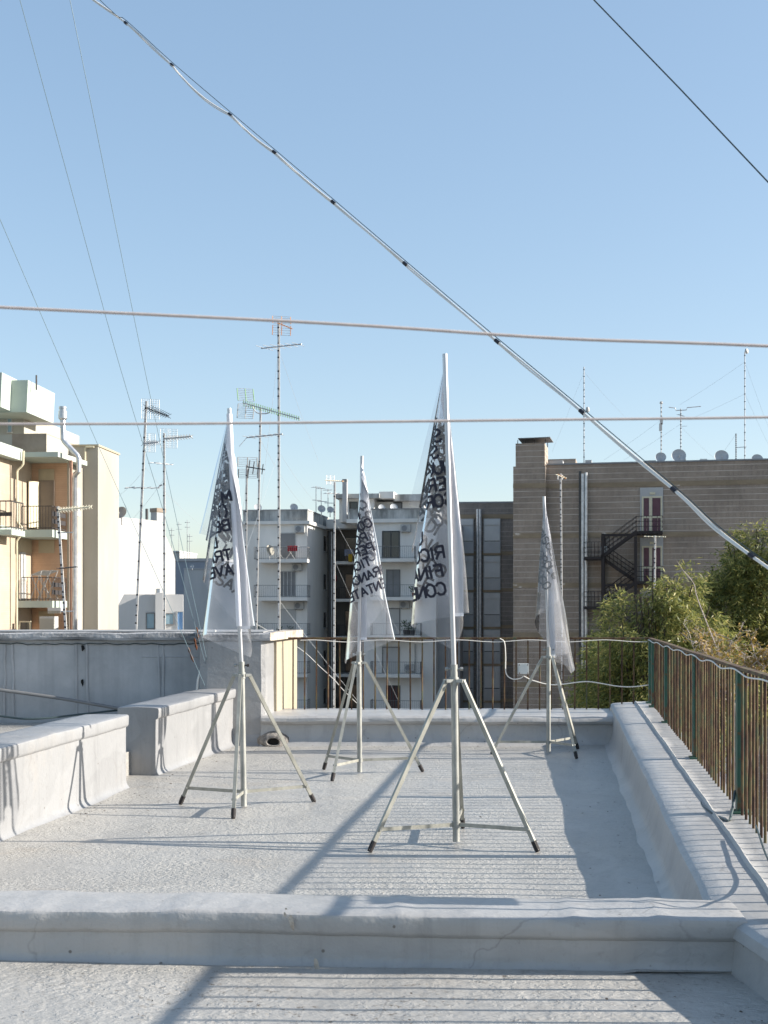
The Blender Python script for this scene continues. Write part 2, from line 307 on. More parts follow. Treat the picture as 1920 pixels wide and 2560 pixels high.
# ------------------------------------------------------------------ mesh helpers
class Frame:
    """a ground-plan frame turned by angle a: u to the right, v away"""
    def __init__(s, t): s.a = math.atan(t); s.c = math.cos(s.a); s.s = math.sin(s.a)
    def w(s, p): return Vector((p[0]*s.c+p[1]*s.s, -p[0]*s.s+p[1]*s.c, p[2]))
    def u(s, x, v): k = (x-960)/F; return v*(k*s.c-s.s)/(s.c+k*s.s)
    def Y(s, u, v): return -u*s.s+v*s.c
    def z(s, x, y, v): return CAMZ+(HZ-y)*s.Y(s.u(x, v), v)/F
    def vat(s, x, u): k = (x-960)/F; return u*(s.c+k*s.s)/(k*s.c-s.s)
PLAIN = Frame(0.0)
MW = {}
def root_of(o):
    while o.parent: o = o.parent
    return o
class MB:
    def __init__(s, fr=None): s.v = []; s.f = []; s.fr = fr
    def add(s, pts, faces):
        b = len(s.v); s.v += [s.fr.w(p) if s.fr else Vector(p) for p in pts]
        s.f += [tuple(b+i for i in f) for f in faces]
    def box(s, x0, x1, y0, y1, z0, z1):
        if x0 > x1: x0, x1 = x1, x0
        if y0 > y1: y0, y1 = y1, y0
        if z0 > z1: z0, z1 = z1, z0
        s.add([(x0,y0,z0),(x1,y0,z0),(x1,y1,z0),(x0,y1,z0),(x0,y0,z1),(x1,y0,z1),(x1,y1,z1),(x0,y1,z1)],
              [(0,3,2,1),(4,5,6,7),(0,1,5,4),(1,2,6,5),(2,3,7,6),(3,0,4,7)]); return s
    def prism(s, poly, y0, y1):
        n = len(poly)
        s.add([(x, y0, z) for x, z in poly]+[(x, y1, z) for x, z in poly],
              [tuple(range(n)), tuple(range(2*n-1, n-1, -1))]+[(i, i+n, (i+1)%n+n, (i+1)%n) for i in range(n)]); return s
    def extr(s, poly, z0, z1):
        n = len(poly)
        s.add([(x, y, z0) for x, y in poly]+[(x, y, z1) for x, y in poly],
              [tuple(range(n-1, -1, -1)), tuple(range(n, 2*n))]+[(i, (i+1)%n, (i+1)%n+n, i+n) for i in range(n)]); return s
    def tube(s, pts, r, n=6, cap=True, phase=0.0, flat=1.0):
        pts = [Vector(p) for p in pts]; m = len(pts)
        rs = r if isinstance(r, (list, tuple)) else [r]*m
        out = []; prev = None
        for i, p in enumerate(pts):
            d = (pts[min(i+1, m-1)]-pts[max(i-1, 0)])
            d = d.normalized() if d.length > 1e-9 else Vector((0, 0, 1))
            if prev is None:
                a = Vector((0, 0, 1)) if abs(d.z) < 0.9 else Vector((0, 1, 0))
                e1 = d.cross(a).normalized()
            else:
                e1 = (prev-d*prev.dot(d)); e1 = e1.normalized() if e1.length > 1e-6 else d.orthogonal().normalized()
            prev = e1; e2 = d.cross(e1)
            for k in range(n):
                t = 2*math.pi*k/n+phase
                out.append(p+e1*math.cos(t)*rs[i]+e2*math.sin(t)*rs[i]*flat)
        fs = []
        for i in range(m-1):
            for k in range(n):
                fs.append((i*n+k, i*n+(k+1)%n, (i+1)*n+(k+1)%n, (i+1)*n+k))
        if cap: fs.append(tuple(range(n-1, -1, -1))); fs.append(tuple(range((m-1)*n, m*n)))
        s.add(out, fs); return s
    def bar(s, a, b, w):  # square bar
        return s.tube([a, b], w*0.7071, 4, True, math.pi/4)
    def loft(s, rings, cap=True, closed=True):
        n = len(rings[0]); m = len(rings); pts = [p for r in rings for p in r]; fs = []
        for i in range(m-1):
            for k in range(n if closed else n-1):
                fs.append((i*n+k, (i+1)*n+k, (i+1)*n+(k+1)%n, i*n+(k+1)%n))
        if cap: fs.append(tuple(range(n))); fs.append(tuple(range((m-1)*n+n-1, (m-1)*n-1, -1)))
        s.add(pts, fs); return s
    def lathe(s, prof, c, axis, n=16):
        c = Vector(c); axis = Vector(axis).normalized(); e1 = axis.orthogonal().normalized(); e2 = axis.cross(e1)
        pts = [c+axis*h+(e1*math.cos(2*math.pi*k/n)+e2*math.sin(2*math.pi*k/n))*r for r, h in prof for k in range(n)]
        fs = [(i*n+k, i*n+(k+1)%n, (i+1)*n+(k+1)%n, (i+1)*n+k) for i in range(len(prof)-1) for k in range(n)]
        s.add(pts, fs); return s
    def mesh(s, name, mat, M=None):
        me = bpy.data.meshes.new(name)
        vs = [(M @ p)[:] for p in s.v] if M else [p[:] for p in s.v]
        me.from_pydata(vs, [], s.f); me.materials.append(MATS[mat]); me.update(); return me
    def build(s, name, mat, parent=None, smooth=False, origin=None):
        M = MW[root_of(parent).name].inverted() if parent else (Matrix.Translation(-Vector(origin)) if origin is not None else None)
        me = s.mesh(name, mat, M)
        if smooth:
            me.polygons.foreach_set('use_smooth', [True]*len(me.polygons)); me.set_sharp_from_angle(angle=R(38))
        o = bpy.data.objects.new(name, me); COL.objects.link(o)
        if parent: o.parent = parent
        elif origin is not None: o.location = origin
        if not parent: MW[o.name] = Matrix.Translation(Vector(origin) if origin is not None else Vector())
        return o
def tag(o, label, cat, group=None):
    o['label'] = label; o['category'] = cat
    if group: o['group'] = group
    return o
def thing(name, label, cat, loc, rotz=0.0, group=None):
    o = bpy.data.objects.new(name, None); COL.objects.link(o); o.empty_display_size = 0.2
    o.location = loc; o.rotation_euler = (0, 0, rotz)
    MW[o.name] = Matrix.Translation(Vector(loc)) @ Matrix.Rotation(rotz, 4, 'Z')
    return tag(o, label, cat, group)
def fthing(name, label, cat, fr, u, v, z, group=None):
    return thing(name, label, cat, fr.w((u, v, z)), -fr.a, group)
def part_copy(me, name, parent, wloc, rotz=0.0):
    o = bpy.data.objects.new(name, me); COL.objects.link(o); o.parent = parent
    o.location = MW[root_of(parent).name].inverted() @ Vector(wloc); o.rotation_euler = (0, 0, rotz); return o
def structure(o): o['kind'] = 'structure'; return o
def wob(p, amp, sc):
    p = Vector(p); return p+noise.noise_vector(p*sc)*amp+noise.noise_vector(p*sc*3.7+Vector((5, 1, 9)))*amp*0.35
def spline(pts, n):
    """Catmull-Rom through pts, n samples a span"""
    P = [Vector(p) for p in pts]; P = [P[0]*2-P[1]]+P+[P[-1]*2-P[-2]]; out = []
    for i in range(1, len(P)-2):
        for k in range(n):
            t = k/n; a, b, c, d = P[i-1:i+3]
            out.append(0.5*((2*b)+(c-a)*t+(2*a-5*b+4*c-d)*t*t+(3*b-a-3*c+d)*t**3))
    out.append(P[-2]); return out

# ================================================================== TERRACE
T = 0.14                                     # the side walls run (0.14, 1)
GROUND = -16.0
def side_in(Y): return 0.625+T*Y             # inner edge of the right parapet
def side_rail(Y): return 1.033+T*Y
def par_top(Y): return 0.105+0.0195*Y
def curbY(X): return 4.60-0.06*X
def floor_sheet(name, xs, ys, mat, edge):
    mb = MB(); nx, ny = len(xs), len(ys); pts = []
    for y in ys:
        for x in xs:
            p = Vector((x, y, 0)); z = noise.noise(p*0.9)*0.008+noise.noise(p*2.9)*0.004+edge(x, y)
            pts.append((x, y, z))
    mb.add(pts, [(j*nx+i, j*nx+i+1, (j+1)*nx+i+1, (j+1)*nx+i) for j in range(ny-1) for i in range(nx-1) if xs[i+1] < side_in(ys[j])+0.3])
    return structure(mb.build(name, mat, smooth=True))
def rng(a, b, st): n = max(1, int(round((b-a)/st))); return [a+(b-a)*i/n for i in range(n+1)]
def seam(x, y):                               # lapped strip of membrane along the right parapet
    d = side_in(y)-x+noise.noise(Vector((x*0.4, y*1.3, 3)))*0.06
    return 0.008*max(0.0, min(1.0, (0.36-d)/0.03))
floor_sheet('terrace_floor', rng(-3.2, 3.0, 0.06), rng(4.5, 12.4, 0.06), 'floor_membrane', seam)
floor_sheet('front_terrace_floor', rng(-4.2, 2.2, 0.08), rng(-3.0, 4.72, 0.08), 'near_membrane', lambda x, y: 0.0)
structure(MB().extr([(-6.5, 6.0), (-2.62, 6.0), (-1.72, 12.4), (-6.5, 12.4)], -0.3, 0.19).build('side_terrace_floor', 'floor_membrane'))

def wall_run(p0, p1, w, h0, h1, lipL, lipR, step=0.07, amp=0.006, fil=0.07, lip=0.022, liph=0.085, seams=(), samp=0.004):
    """membrane covered low wall from p0 to p1 (its right hand foot line seen along the run); width w to the left"""
    p0 = Vector((*p0, 0)); p1 = Vector((*p1, 0)); d = p1-p0; L = d.length; d.normalize(); nrm = Vector((d.y, -d.x, 0))
    def fillet(sgn, h, x):
        pr = []
        for k in range(5):
            a = k/4*math.pi/2; pr.append((x+sgn*fil*(1-math.sin(a)), -0.015+fil*(1-math.cos(a))))
        for k in range(1, 5): pr.append((x, fil+(h-liph-fil-0.02)*k/4))
        return pr
    rings = []
    n = max(2, int(L/step))
    for i in range(n+1):
        t = i/n; h = h0+(h1-h0)*t; ring = []
        pr = fillet(1, h, 0)
        lo = lip if lipR else 0.0
        pr += [(0.0, h-liph-0.012), (lo*0.8, h-liph), (lo, h-liph*0.85), (lo+0.001, h-0.016), (lo-0.003, h-0.005), (lo-0.014, h)]
        top = [(-w*k/6, h+0.004*math.sin(k/6*math.pi)) for k in range(1, 6)]
        lo = lip if lipL else 0.0
        back = fillet(-1, h, -w)+[(-w, h-liph-0.012), (-w-lo*0.8, h-liph), (-w-lo, h-liph*0.85), (-w-lo-0.001, h-0.016), (-w-lo+0.003, h-0.005), (-w-lo+0.014, h)]
        pr = pr+top+back[::-1]
        sb = 0.0
        for sm in seams:
            e = (t*L-sm); sb += samp*math.exp(-(e/0.05)**2) if e > 0 else samp*math.exp(-(e/0.015)**2)
        q = p0+d*(L*t)
        for k, (a, z) in enumerate(pr):
            sg = sb if a > -w/2 else -sb
            p = wob(q+nrm*(a+(sg if z < h-0.01 else 0))+Vector((0, 0, z+(sb if z > h-0.02 else 0))), amp, 3.2)
            p.z += 0.006*noise.noise(Vector((t*L*1.1, 4.2, h)))
            ring.append(p)
        rings.append(ring)
    # round the two ends a little
    def shrink(ring, k, off): c = sum(ring, Vector())/len(ring); return [c+(p-c)*k+off for p in ring]
    rings = [shrink(rings[0], 0.985, -d*0.006)]+rings+[shrink(rings[-1], 0.985, d*0.006)]
    return MB().loft(rings)
# low walls on the left (run seen from far to near so that +nrm faces right)
def low(Y): return (-3.25+T*Y, Y)
wn_ = wall_run((-2.60, 4.7), (-1.955, 9.1), 0.31, 0.545, 0.56, True, True, seams=(2.2, 3.05, 3.9))
tag(wn_.build('low_wall', 'white_membrane', smooth=True, origin=(-2.3, 7, 0)), 'white coated low wall ending at the gap, with crossed tripod shadow on it', 'wall', 'low walls beside the terrace')
wf_ = wall_run((-1.86, 9.8), (-1.47, 12.05), 0.31, 0.553, 0.56, True, True, seams=(0.9, 1.6))
tag(wf_.build('low_wall', 'white_membrane', smooth=True, origin=(-1.7, 10.9, 0)), 'shorter white coated low wall running up to the grey pillar', 'wall', 'low walls beside the terrace')
# kerb across the front
cb = wall_run((-4.0, curbY(-4.0)), (1.36, curbY(1.36)), 0.28, 0.20, 0.20, True, True, step=0.04, amp=0.005, fil=0.05, lip=0.02, liph=0.075, seams=(2.62, 3.2, 3.30, 4.05, 4.72, 5.05), samp=0.006)
cbo = tag(cb.build('kerb', 'curb_membrane', smooth=True, origin=(0, 4.6, 0)), 'grey coated kerb crossing the terrace in front of the flag stands', 'kerb')
pm = MB()
for (x, y, sx, sz) in ((728, 2308, 0.012, 0.032), (792, 2410, 0.012, 0.030), (712, 2288, 0.006, 0.01), (776, 2421, 0.004, 0.005)):
    p = at(x, y, 4.575)
    pts = [Vector((p.x+sx*math.cos(a)*random.uniform(.6, 1.1)+0.3*sz*math.sin(a)*-0.5, 0, p.z+sz*math.sin(a)*random.uniform(.75, 1.1))) for a in [k*math.pi/5 for k in range(10)]]
    pm.add([(q.x, curbY(q.x)-0.032-0.02*(1 if q.z < 0.1 else 0.25), q.z) for q in pts], [tuple(range(10))])
    pm.add([(q.x, curbY(q.x)+0.03, q.z) for q in pts], [tuple(range(9, -1, -1))])
pm.build('peeled_patch', 'old_concrete', cbo)
# right parapet: loft with its own sections
def right_parapet():
    rings = []
    for Y in rng(-3.0, 12.75, 0.07):
        xi, h = side_in(Y), par_top(Y); xo = side_rail(Y)+0.06
        near = Y < curbY(xi)+0.12
        k = 0.2 if near else 1.0
        if near: xi = min(1.335+(4.45-Y)*0.12, side_rail(Y)-0.10)
        pr = [(xi-0.17*k, -0.02), (xi-0.11*k, 0.010), (xi-0.07*k, 0.03), (xi-0.045*k, 0.07), (xi-0.032*k, 0.12), (xi-0.02, h-0.06), (xi-0.008, h-0.02), (xi+0.02, h-0.002),
              (xi+0.10, h+0.004), (xi+0.19, h+0.006), (xi+0.25, h+0.006), (xi+0.262, h+0.022), (xi+0.275, h+0.012), (xi+0.33, h+0.012), (side_rail(Y)-0.02, h+0.015), (xo, h+0.012), (xo+0.02, h-0.03), (xo+0.02, -0.6), (xi-0.17*k, -0.6)]
        rings.append([wob(Vector((x, Y, z)), 0.006, 2.2) for x, z in pr])
    return MB().loft(rings)
tag(right_parapet().build('parapet', 'curb_membrane', smooth=True, origin=(2, 6, 0)), 'broad grey coated parapet under the close barred railing', 'wall')
def back_parapet():
    rings = []
    for X in rng(-1.22, 2.42, 0.06):
        Yb, h = 11.87, 0.293
        pr = [(Yb-0.10, -0.02), (Yb-0.05, 0.01), (Yb-0.02, 0.04), (Yb, 0.09), (Yb+0.01, 0.15), (Yb+0.01, 0.205), (Yb-0.02, 0.215), (Yb-0.035, 0.24), (Yb-0.03, 0.27), (Yb-0.01, 0.288), (Yb+0.03, h),
              (Yb+0.2, h+0.004), (Yb+0.5, h+0.004), (Yb+0.75, h), (Yb+0.85, h), (Yb+0.86, h-0.03), (Yb+0.86, -0.6), (Yb-0.1, -0.6)]
        rings.append([wob(Vector((X, y, z)), 0.008, 2.8) for y, z in pr])
    return MB().loft(rings[::-1])
bpo = tag(back_parapet().build('parapet', 'curb_membrane', smooth=True, origin=(0.6, 12.2, 0)), 'low coated parapet at the terrace end, below the thin rusty railing', 'wall')
sp = thing('drain_spout', 'dirty round drain outlet at the foot of the grey pillar', 'drain', at(680, 1868, 11.84))
c = at(683, 1858, 11.80)
mb = MB(); mb.lathe([(0.13, 0.09), (0.10, 0.03), (0.075, -0.005), (0.05, -0.012), (0.042, 0.0), (0.040, 0.1)], c, (0, 1, 0), 18)
for i, p in enumerate(mb.v): mb.v[i] = wob(Vector((c.x+(p.x-c.x)*1.35, p.y, c.z+(p.z-c.z)*0.8+0.01)), 0.012, 9)
mb.build('collar', 'bitumen_dirty', sp, True)
MB().lathe([(0.048, 0.02), (0.0, 0.021)], c, (0, 1, 0), 14).build('opening', 'black_hole', sp)

# tall wall on the left with the pillar block
tw = thing('tall_wall', 'stained grey rendered wall with dark weathered coping and a pillar end', 'wall', (-3, 12.4, 0))
def slab(mb, x0, x1, y0, y1, z0, z1, st=0.12, amp=0.006):
    nx = max(1, int((x1-x0)/st)); nz = max(1, int((z1-z0)/st))
    pts = [wob(Vector((x0+(x1-x0)*i/nx, y0, z0+(z1-z0)*j/nz)), amp, 2.2) for j in range(nz+1) for i in range(nx+1)]
    mb.add(pts, [(j*(nx+1)+i, j*(nx+1)+i+1, (j+1)*(nx+1)+i+1, (j+1)*(nx+1)+i) for j in range(nz) for i in range(nx)])
    mb.box(x0, x1, y0+0.03, y1, z0, z1)
mb = MB(); slab(mb, -7.0, -1.80, 12.25, 13.0, -0.2, 1.03); mb.build('wall_face', 'stained_wall', tw)
mb = MB()
rings = []
for z in rng(-0.05, 1.03, 0.08):
    f = 0.10*max(0, 1-(z+0.05)/0.14)**2
    poly = [(-1.83, 13.1), (-1.83, 11.93), (-1.75, 11.90-f), (-1.5, 11.9-f), (-1.22, 11.9-f), (-1.18, 11.93-f), (-1.165+f*.4, 12.0), (-1.125+f*.4, 12.26), (-1.135, 12.3), (-1.2, 12.5), (-1.2, 13.1)]
    rings.append([wob(Vector((x, y, z)), 0.006, 3) for x, y in poly])
mb.loft(rings[::-1]); mb.build('pillar', 'white_membrane', tw)
mb = MB().extr([(-1.5, 12.34), (-1.105, 12.34), (-0.965, 13.32), (-1.5, 13.32)], -0.6, 1.035); mb.build('end_wall', 'cream_plaster', tw)
rings = []
for X in rng(-7.0, -1.13, 0.10):
    pr = [(12.19, 1.035), (12.185, 1.06), (12.19, 1.10), (12.22, 1.112), (12.7, 1.118), (13.05, 1.112), (13.05, 1.035)]
    yo = -0.30 if X > -1.86 else 0.0
    rings.append([wob(Vector((X, y+(yo if y < 12.5 else 0), z)), 0.010, 3.0) for y, z in pr])
MB().loft(rings[::-1]).build('coping', 'coping_dark', tw)
MB().extr([(-7.0, 12.24), (-1.86, 12.24), (-1.85, 11.93), (-1.2, 11.93), (-1.2, 13.02), (-7, 13.02)], 1.112, 1.124).build('coping_top', 'coping_top', tw)
MB().extr([(-1.128, 11.90), (-1.10, 11.93), (-0.90, 13.36), (-1.128, 13.36)], 1.037, 1.115).build('broken_coping', 'old_concrete', tw)
for x, y in ((207, 1621), (207, 1706)):
    p = at(x, y, 12.24); mb = MB()
    pts = [(p.x+0.02*math.cos(a)*random.uniform(.5, 1.2), 12.232, p.z+0.045*math.sin(a)*random.uniform(.5, 1.1)) for a in [k*math.pi/4 for k in range(8)]]
    mb.add(pts, [tuple(range(7, -1, -1))]); mb.add([(a, b+0.05, c_) for a, b, c_ in pts], [tuple(range(8))]); mb.build('hole', 'black_hole', tw)
mb = MB()
for x in (190, 216, 12, 30, 395, 407):
    a = at(x, 1608, 12.24); b_ = at(x+random.uniform(-4, 4), 1790, 12.24)
    mb.tube([wob(a.lerp(b_, k/10), 0.012, 5) for k in range(11)], [0.012]*11, 5, flat=0.45)
mb.tube([wob(at(355+k*14, 1642, 12.25), 0.004, 6) for k in range(11)], 0.008, 5)
mb.build('membrane_seam', 'stained_wall', tw, True)
mb = MB(); mb.tube([wob(at(x, 1608+(x % 37)*0.1, 12.235), 0.012, 4) for x in range(0, 520, 14)], 0.005, 5); mb.build('wall_wire', 'cable_dark', tw, True)
# conduits and hose by the tall wall
tag(MB().tube(spline([at(-120, 1708, 12.15), at(0, 1725, 12.12), at(150, 1746, 12.1), at(306, 1773, 12.05), at(400, 1788, 12.0)], 5), 0.017, 8).build('conduit_pipe', 'iron_grey', smooth=True, origin=at(150, 1746, 12.1)), 'grey conduit pipe slanting down across the stained wall', 'pipe')
tag(MB().tube(spline([at(-120, 1775, 11.9), at(0, 1790, 11.9), at(60, 1797, 11.85), at(120, 1795, 11.9), at(190, 1787, 12.0), at(300, 1775, 12.1)], 5), 0.011, 6).build('hose', 'cable_dark', smooth=True, origin=at(60, 1797, 11.85)), 'thin dark hose lying along the foot of the stained wall', 'hose')
pp = thing('bent_pipe', 'white bent pipe sticking up behind the shorter low wall', 'pipe', at(493, 1720, 11.95))
pts = [at(493, 1760, 11.95), at(494, 1712, 11.95), at(498, 1690, 11.95), at(508, 1660, 11.95), at(522, 1622, 11.95), at(538, 1575, 11.95)]
MB().tube(spline(pts, 5), 0.014, 10).build('tube', 'cable_white', pp, True)
MB().tube([at(506, 1664, 11.95), at(510, 1654, 11.95)], 0.021, 10).build('clamp', 'galvanised', pp, True)

# ------------------------------------------------------------------ railings
RAILZ = 1.037
def bar_mesh(h, w):
    me = MB().tube([(0, 0, -0.04), (0, 0, h)], w/2, 10).mesh('bar', 'rusty_green_paint')
    me.polygons.foreach_set('use_smooth', [True]*len(me.polygons)); me.set_sharp_from_angle(angle=R(50)); return me
bk = thing('railing', 'thin rusty railing with wide spaced bars on the end parapet', 'railing', (0.8, 12.62, 0.29))
RY = 12.62
mb = MB()
mb.box(at(690, 1590, RY).x, side_rail(RY)+0.02, RY-0.022, RY+0.022, RAILZ-0.008, RAILZ+0.014); mb.build('top_rail', 'rusty_green_paint', bk)
bm_ = bar_mesh(RAILZ-0.29, 0.016)
x = at(703, 0, RY).x
while x < side_rail(RY)-0.09:
    o = part_copy(bm_, 'bar', bk, (x, RY+random.uniform(-.003, .003), 0.29), random.uniform(-.4, .4)); o.rotation_euler[1] = random.uniform(-.006, .006)
    x += 0.1235
sr = thing('railing', 'rusty green railing with close set bars along the broad parapet', 'railing', (side_rail(8), 8, par_top(8)))
rings = []
for Y in rng(-3.0, 12.66, 0.3):
    X = side_rail(Y); z = RAILZ+0.008*noise.noise(Vector((Y*0.6, 1, 1)))
    rings.append([Vector((X-0.021, Y, z-0.007)), Vector((X+0.021, Y, z-0.007)), Vector((X+0.021, Y, z+0.011)), Vector((X-0.021, Y, z+0.011))])
MB().loft(rings).build('top_rail', 'rusty_green_paint', sr)
bm2 = bar_mesh(RAILZ-0.2, 0.0165)
Y = -2.2; k = 0
bms = {}
while Y < 12.5:
    key = round(RAILZ-par_top(Y)-0.01, 2)
    if key not in bms: bms[key] = bar_mesh(key, 0.0150)
    o = part_copy(bms[key], 'bar', sr, (side_rail(Y)+random.uniform(-.003, .003), Y, par_top(Y)+0.01), -math.atan(T)+random.uniform(-.05, .05))
    Y += 0.116
for Y in (12.58, 12.2, 10.8, 8.62, 6.58, 4.5, 2.4, 0.3):
    mb = MB(); z0 = par_top(Y)-0.02
    mb.box(-0.026, 0.026, -0.035, 0.035, 0, RAILZ-z0-0.005)
    mb.extr([(-0.05, -0.06), (0.05, -0.06), (0.05, 0.06), (-0.05, 0.06)], -0.01, 0.045)
    me = mb.mesh('post', 'green_post_paint'); part_copy(me, 'post', sr, (side_rail(Y)+0.005, Y, z0), -math.atan(T))
# cement collars and bits
# cable tied under the side rail
pts = []
for Y in rng(-3.0, 12.6, 0.22):
    ph = (Y*1.05) % 1.0
    pts.append(Vector((side_rail(Y)-0.026+0.004*math.sin(Y*7), Y, RAILZ-0.006-0.020*math.sin(ph*math.pi)**2-0.008*noise.noise(Vector((Y*2, 0, 0))))))
tag(MB().tube(spline(pts, 3), 0.0045, 6).build('rail_cable', 'cable_white', smooth=True, origin=(side_rail(6)-.04, 6, 1.0)), 'pale cable looping along under the close barred railing top', 'cable')
pts = [Vector((x, RY-0.045, RAILZ-0.012-0.022*math.sin(((x*1.3) % 1)*math.pi)**2)) for x in rng(at(752, 0, RY).x, side_rail(RY)-0.04, 0.16)]
tag(MB().tube(spline(pts, 3), 0.0045, 6).build('rail_cable', 'cable_white', smooth=True, origin=(0.8, RY, 1.0)), 'pale cable running along the top of the thin rusty railing', 'cable')
jb = thing('junction_box', 'small pale square junction box hung on the thin railing', 'junction box', at(1308, 1690, 12.56))
p = at(1308, 1672, 12.56)
MB().box(p.x-0.055, p.x+0.055, 12.53, 12.59, p.z-0.055, p.z+0.055).build('body', 'plastic_box', jb)
MB().box(p.x-0.048, p.x+0.048, 12.522, 12.529, p.z-0.048, p.z+0.048).build('lid', 'plastic_box', jb)
for dx in (-.043, .043):
    for dz in (-.043, .043): MB().lathe([(0.006, 0), (0.006, 0.006), (0, 0.007)], (p.x+dx, 12.5215, p.z+dz), (0, -1, 0), 8).build('screw', 'rust', jb)
tag(MB().tube(spline([at(1250, 1596, 12.57), at(1261, 1606, 12.57), at(1264, 1640, 12.57), at(1265, 1682, 12.57), at(1280, 1697, 12.57), at(1300, 1696, 12.57), at(1309, 1690, 12.57)], 6), 0.006, 6).build('hanging_cable', 'cable_white', smooth=True, origin=at(1264, 1640, 12.57)), 'short pale cable dropping from the rail into the junction box', 'cable')
tag(MB().tube(spline([at(1309, 1690, 12.57), at(1335, 1702, 12.57), at(1385, 1712, 12.57), at(1460, 1704, 12.57), at(1500, 1708, 12.57), at(1540, 1715, 12.57), at(1580, 1717, 12.57), at(1625, 1712, 12.57)], 6), 0.0065, 6).build('hanging_cable', 'cable_white', smooth=True, origin=at(1460, 1704, 12.57)), 'white cable sagging across the bars from junction box to corner', 'cable')
eb = thing('electrical_box', 'grey electrical box fixed to the close barred railing by the kerb', 'electrical box', (side_rail(4.8), 4.8, 0.70))
xx = side_rail(4.8)
MB().box(xx-0.06, xx-0.012, 4.70, 4.90, 0.72, 0.97).build('body', 'plastic_box', eb)
MB().box(xx-0.068, xx-0.062, 4.71, 4.89, 0.73, 0.96).build('lid', 'plastic_box', eb)
tag(MB().tube(spline([(xx-.04, 4.86, 0.72), (xx-.05, 4.8, 0.58), (xx-.04, 4.74, 0.5), (xx-.03, 4.66, 0.42), (xx-.05, 4.76, 0.36), (xx-.08, 4.9, 0.30), (xx-.04, 5.2, 0.28), (side_rail(5.9)-.03, 5.9, 0.30)], 6), 0.005, 6).build('looped_cable', 'cable_dark', smooth=True, origin=(xx, 4.8, .5)), 'dark cable looping below the electrical box on the railing', 'cable')
tag(MB().tube(spline([(side_rail(6.6)-.02, 6.62, 0.36), (side_rail(6.6)-.05, 6.55, 0.31), (side_rail(6.6)-.09, 6.45, 0.265), (side_rail(6.4)-.12, 6.35, 0.245), (side_rail(6.8)-.16, 6.9, 0.24), (side_rail(7.4)-.06, 7.4, 0.25)], 6), 0.007, 6).build('loose_wire', 'cable_dark', smooth=True, origin=(side_rail(6.6)-.1, 6.6, .25)), 'loose dark wire end curling on the broad parapet top', 'wire')

# ------------------------------------------------------------------ flag stands
G = {'A': [[(0,0),(2,6),(4,0)],[(.75,2),(3.25,2)]], 'B': [[(0,0),(0,6),(2.4,6),(3.5,5.4),(3.5,3.9),(2.4,3.2),(0,3.2)],[(2.4,3.2),(3.9,2.5),(3.9,.8),(2.7,0),(0,0)]],
 'C': [[(4,4.8),(3,5.9),(1.3,5.9),(0,4.5),(0,1.5),(1.3,.1),(3,.1),(4,1.2)]], 'D': [[(0,0),(0,6),(2,6),(3.6,5),(4,3),(3.6,1),(2,0),(0,0)]],
 'E': [[(3.6,6),(0,6),(0,0),(3.6,0)],[(0,3.1),(3,3.1)]], 'F': [[(3.6,6),(0,6),(0,0)],[(0,3.1),(3,3.1)]], 'G': [[(4,4.8),(3,5.9),(1.3,5.9),(0,4.5),(0,1.5),(1.3,.1),(3,.1),(4,1),(4,2.7),(2.4,2.7)]],
 'H': [[(0,0),(0,6)],[(4,0),(4,6)],[(0,3.1),(4,3.1)]], 'I': [[(.5,0),(.5,6)]], 'L': [[(0,6),(0,0),(3.5,0)]], 'M': [[(0,0),(0,6),(2.3,1.6),(4.6,6),(4.6,0)]],
 'N': [[(0,0),(0,6),(4,0),(4,6)]], 'O': [[(1.4,0),(0,1.4),(0,4.6),(1.4,6),(2.8,6),(4.2,4.6),(4.2,1.4),(2.8,0),(1.4,0)]], 'P': [[(0,0),(0,6),(2.6,6),(3.8,5.3),(3.8,3.5),(2.6,2.8),(0,2.8)]],
 'Q': [[(1.4,0),(0,1.4),(0,4.6),(1.4,6),(2.8,6),(4.2,4.6),(4.2,1.4),(2.8,0),(1.4,0)],[(2.6,1.6),(4.4,-.5)]], 'R': [[(0,0),(0,6),(2.6,6),(3.8,5.3),(3.8,3.7),(2.6,3),(0,3)],[(2.2,3),(4,0)]],
 'S': [[(3.8,5),(2.9,6),(1.1,6),(.1,5),(.3,3.8),(3.6,2.3),(3.9,1.1),(2.9,0),(1,0),(0,1)]], 'T': [[(2,0),(2,6)],[(0,6),(4,6)]], 'U': [[(0,6),(0,1.4),(1.3,0),(2.7,0),(4,1.4),(4,6)]],
 'V': [[(0,6),(2,0),(4,6)]], 'Z': [[(0,6),(4,6),(0,0),(4,0)]], '(': [[(2,7),(.9,5.3),(.6,3),(.9,.7),(2,-1)]], ')': [[(0,7),(1.1,5.3),(1.4,3),(1.1,.7),(0,-1)]], '.': [[(.3,0),(.3,.7)]], ' ': []}
ADV = {'I': 2.4, 'M': 6.2, '(': 3.2, ')': 3.2, ' ': 3.0, '.': 2.2}
FW, FH = 0.85, 1.46
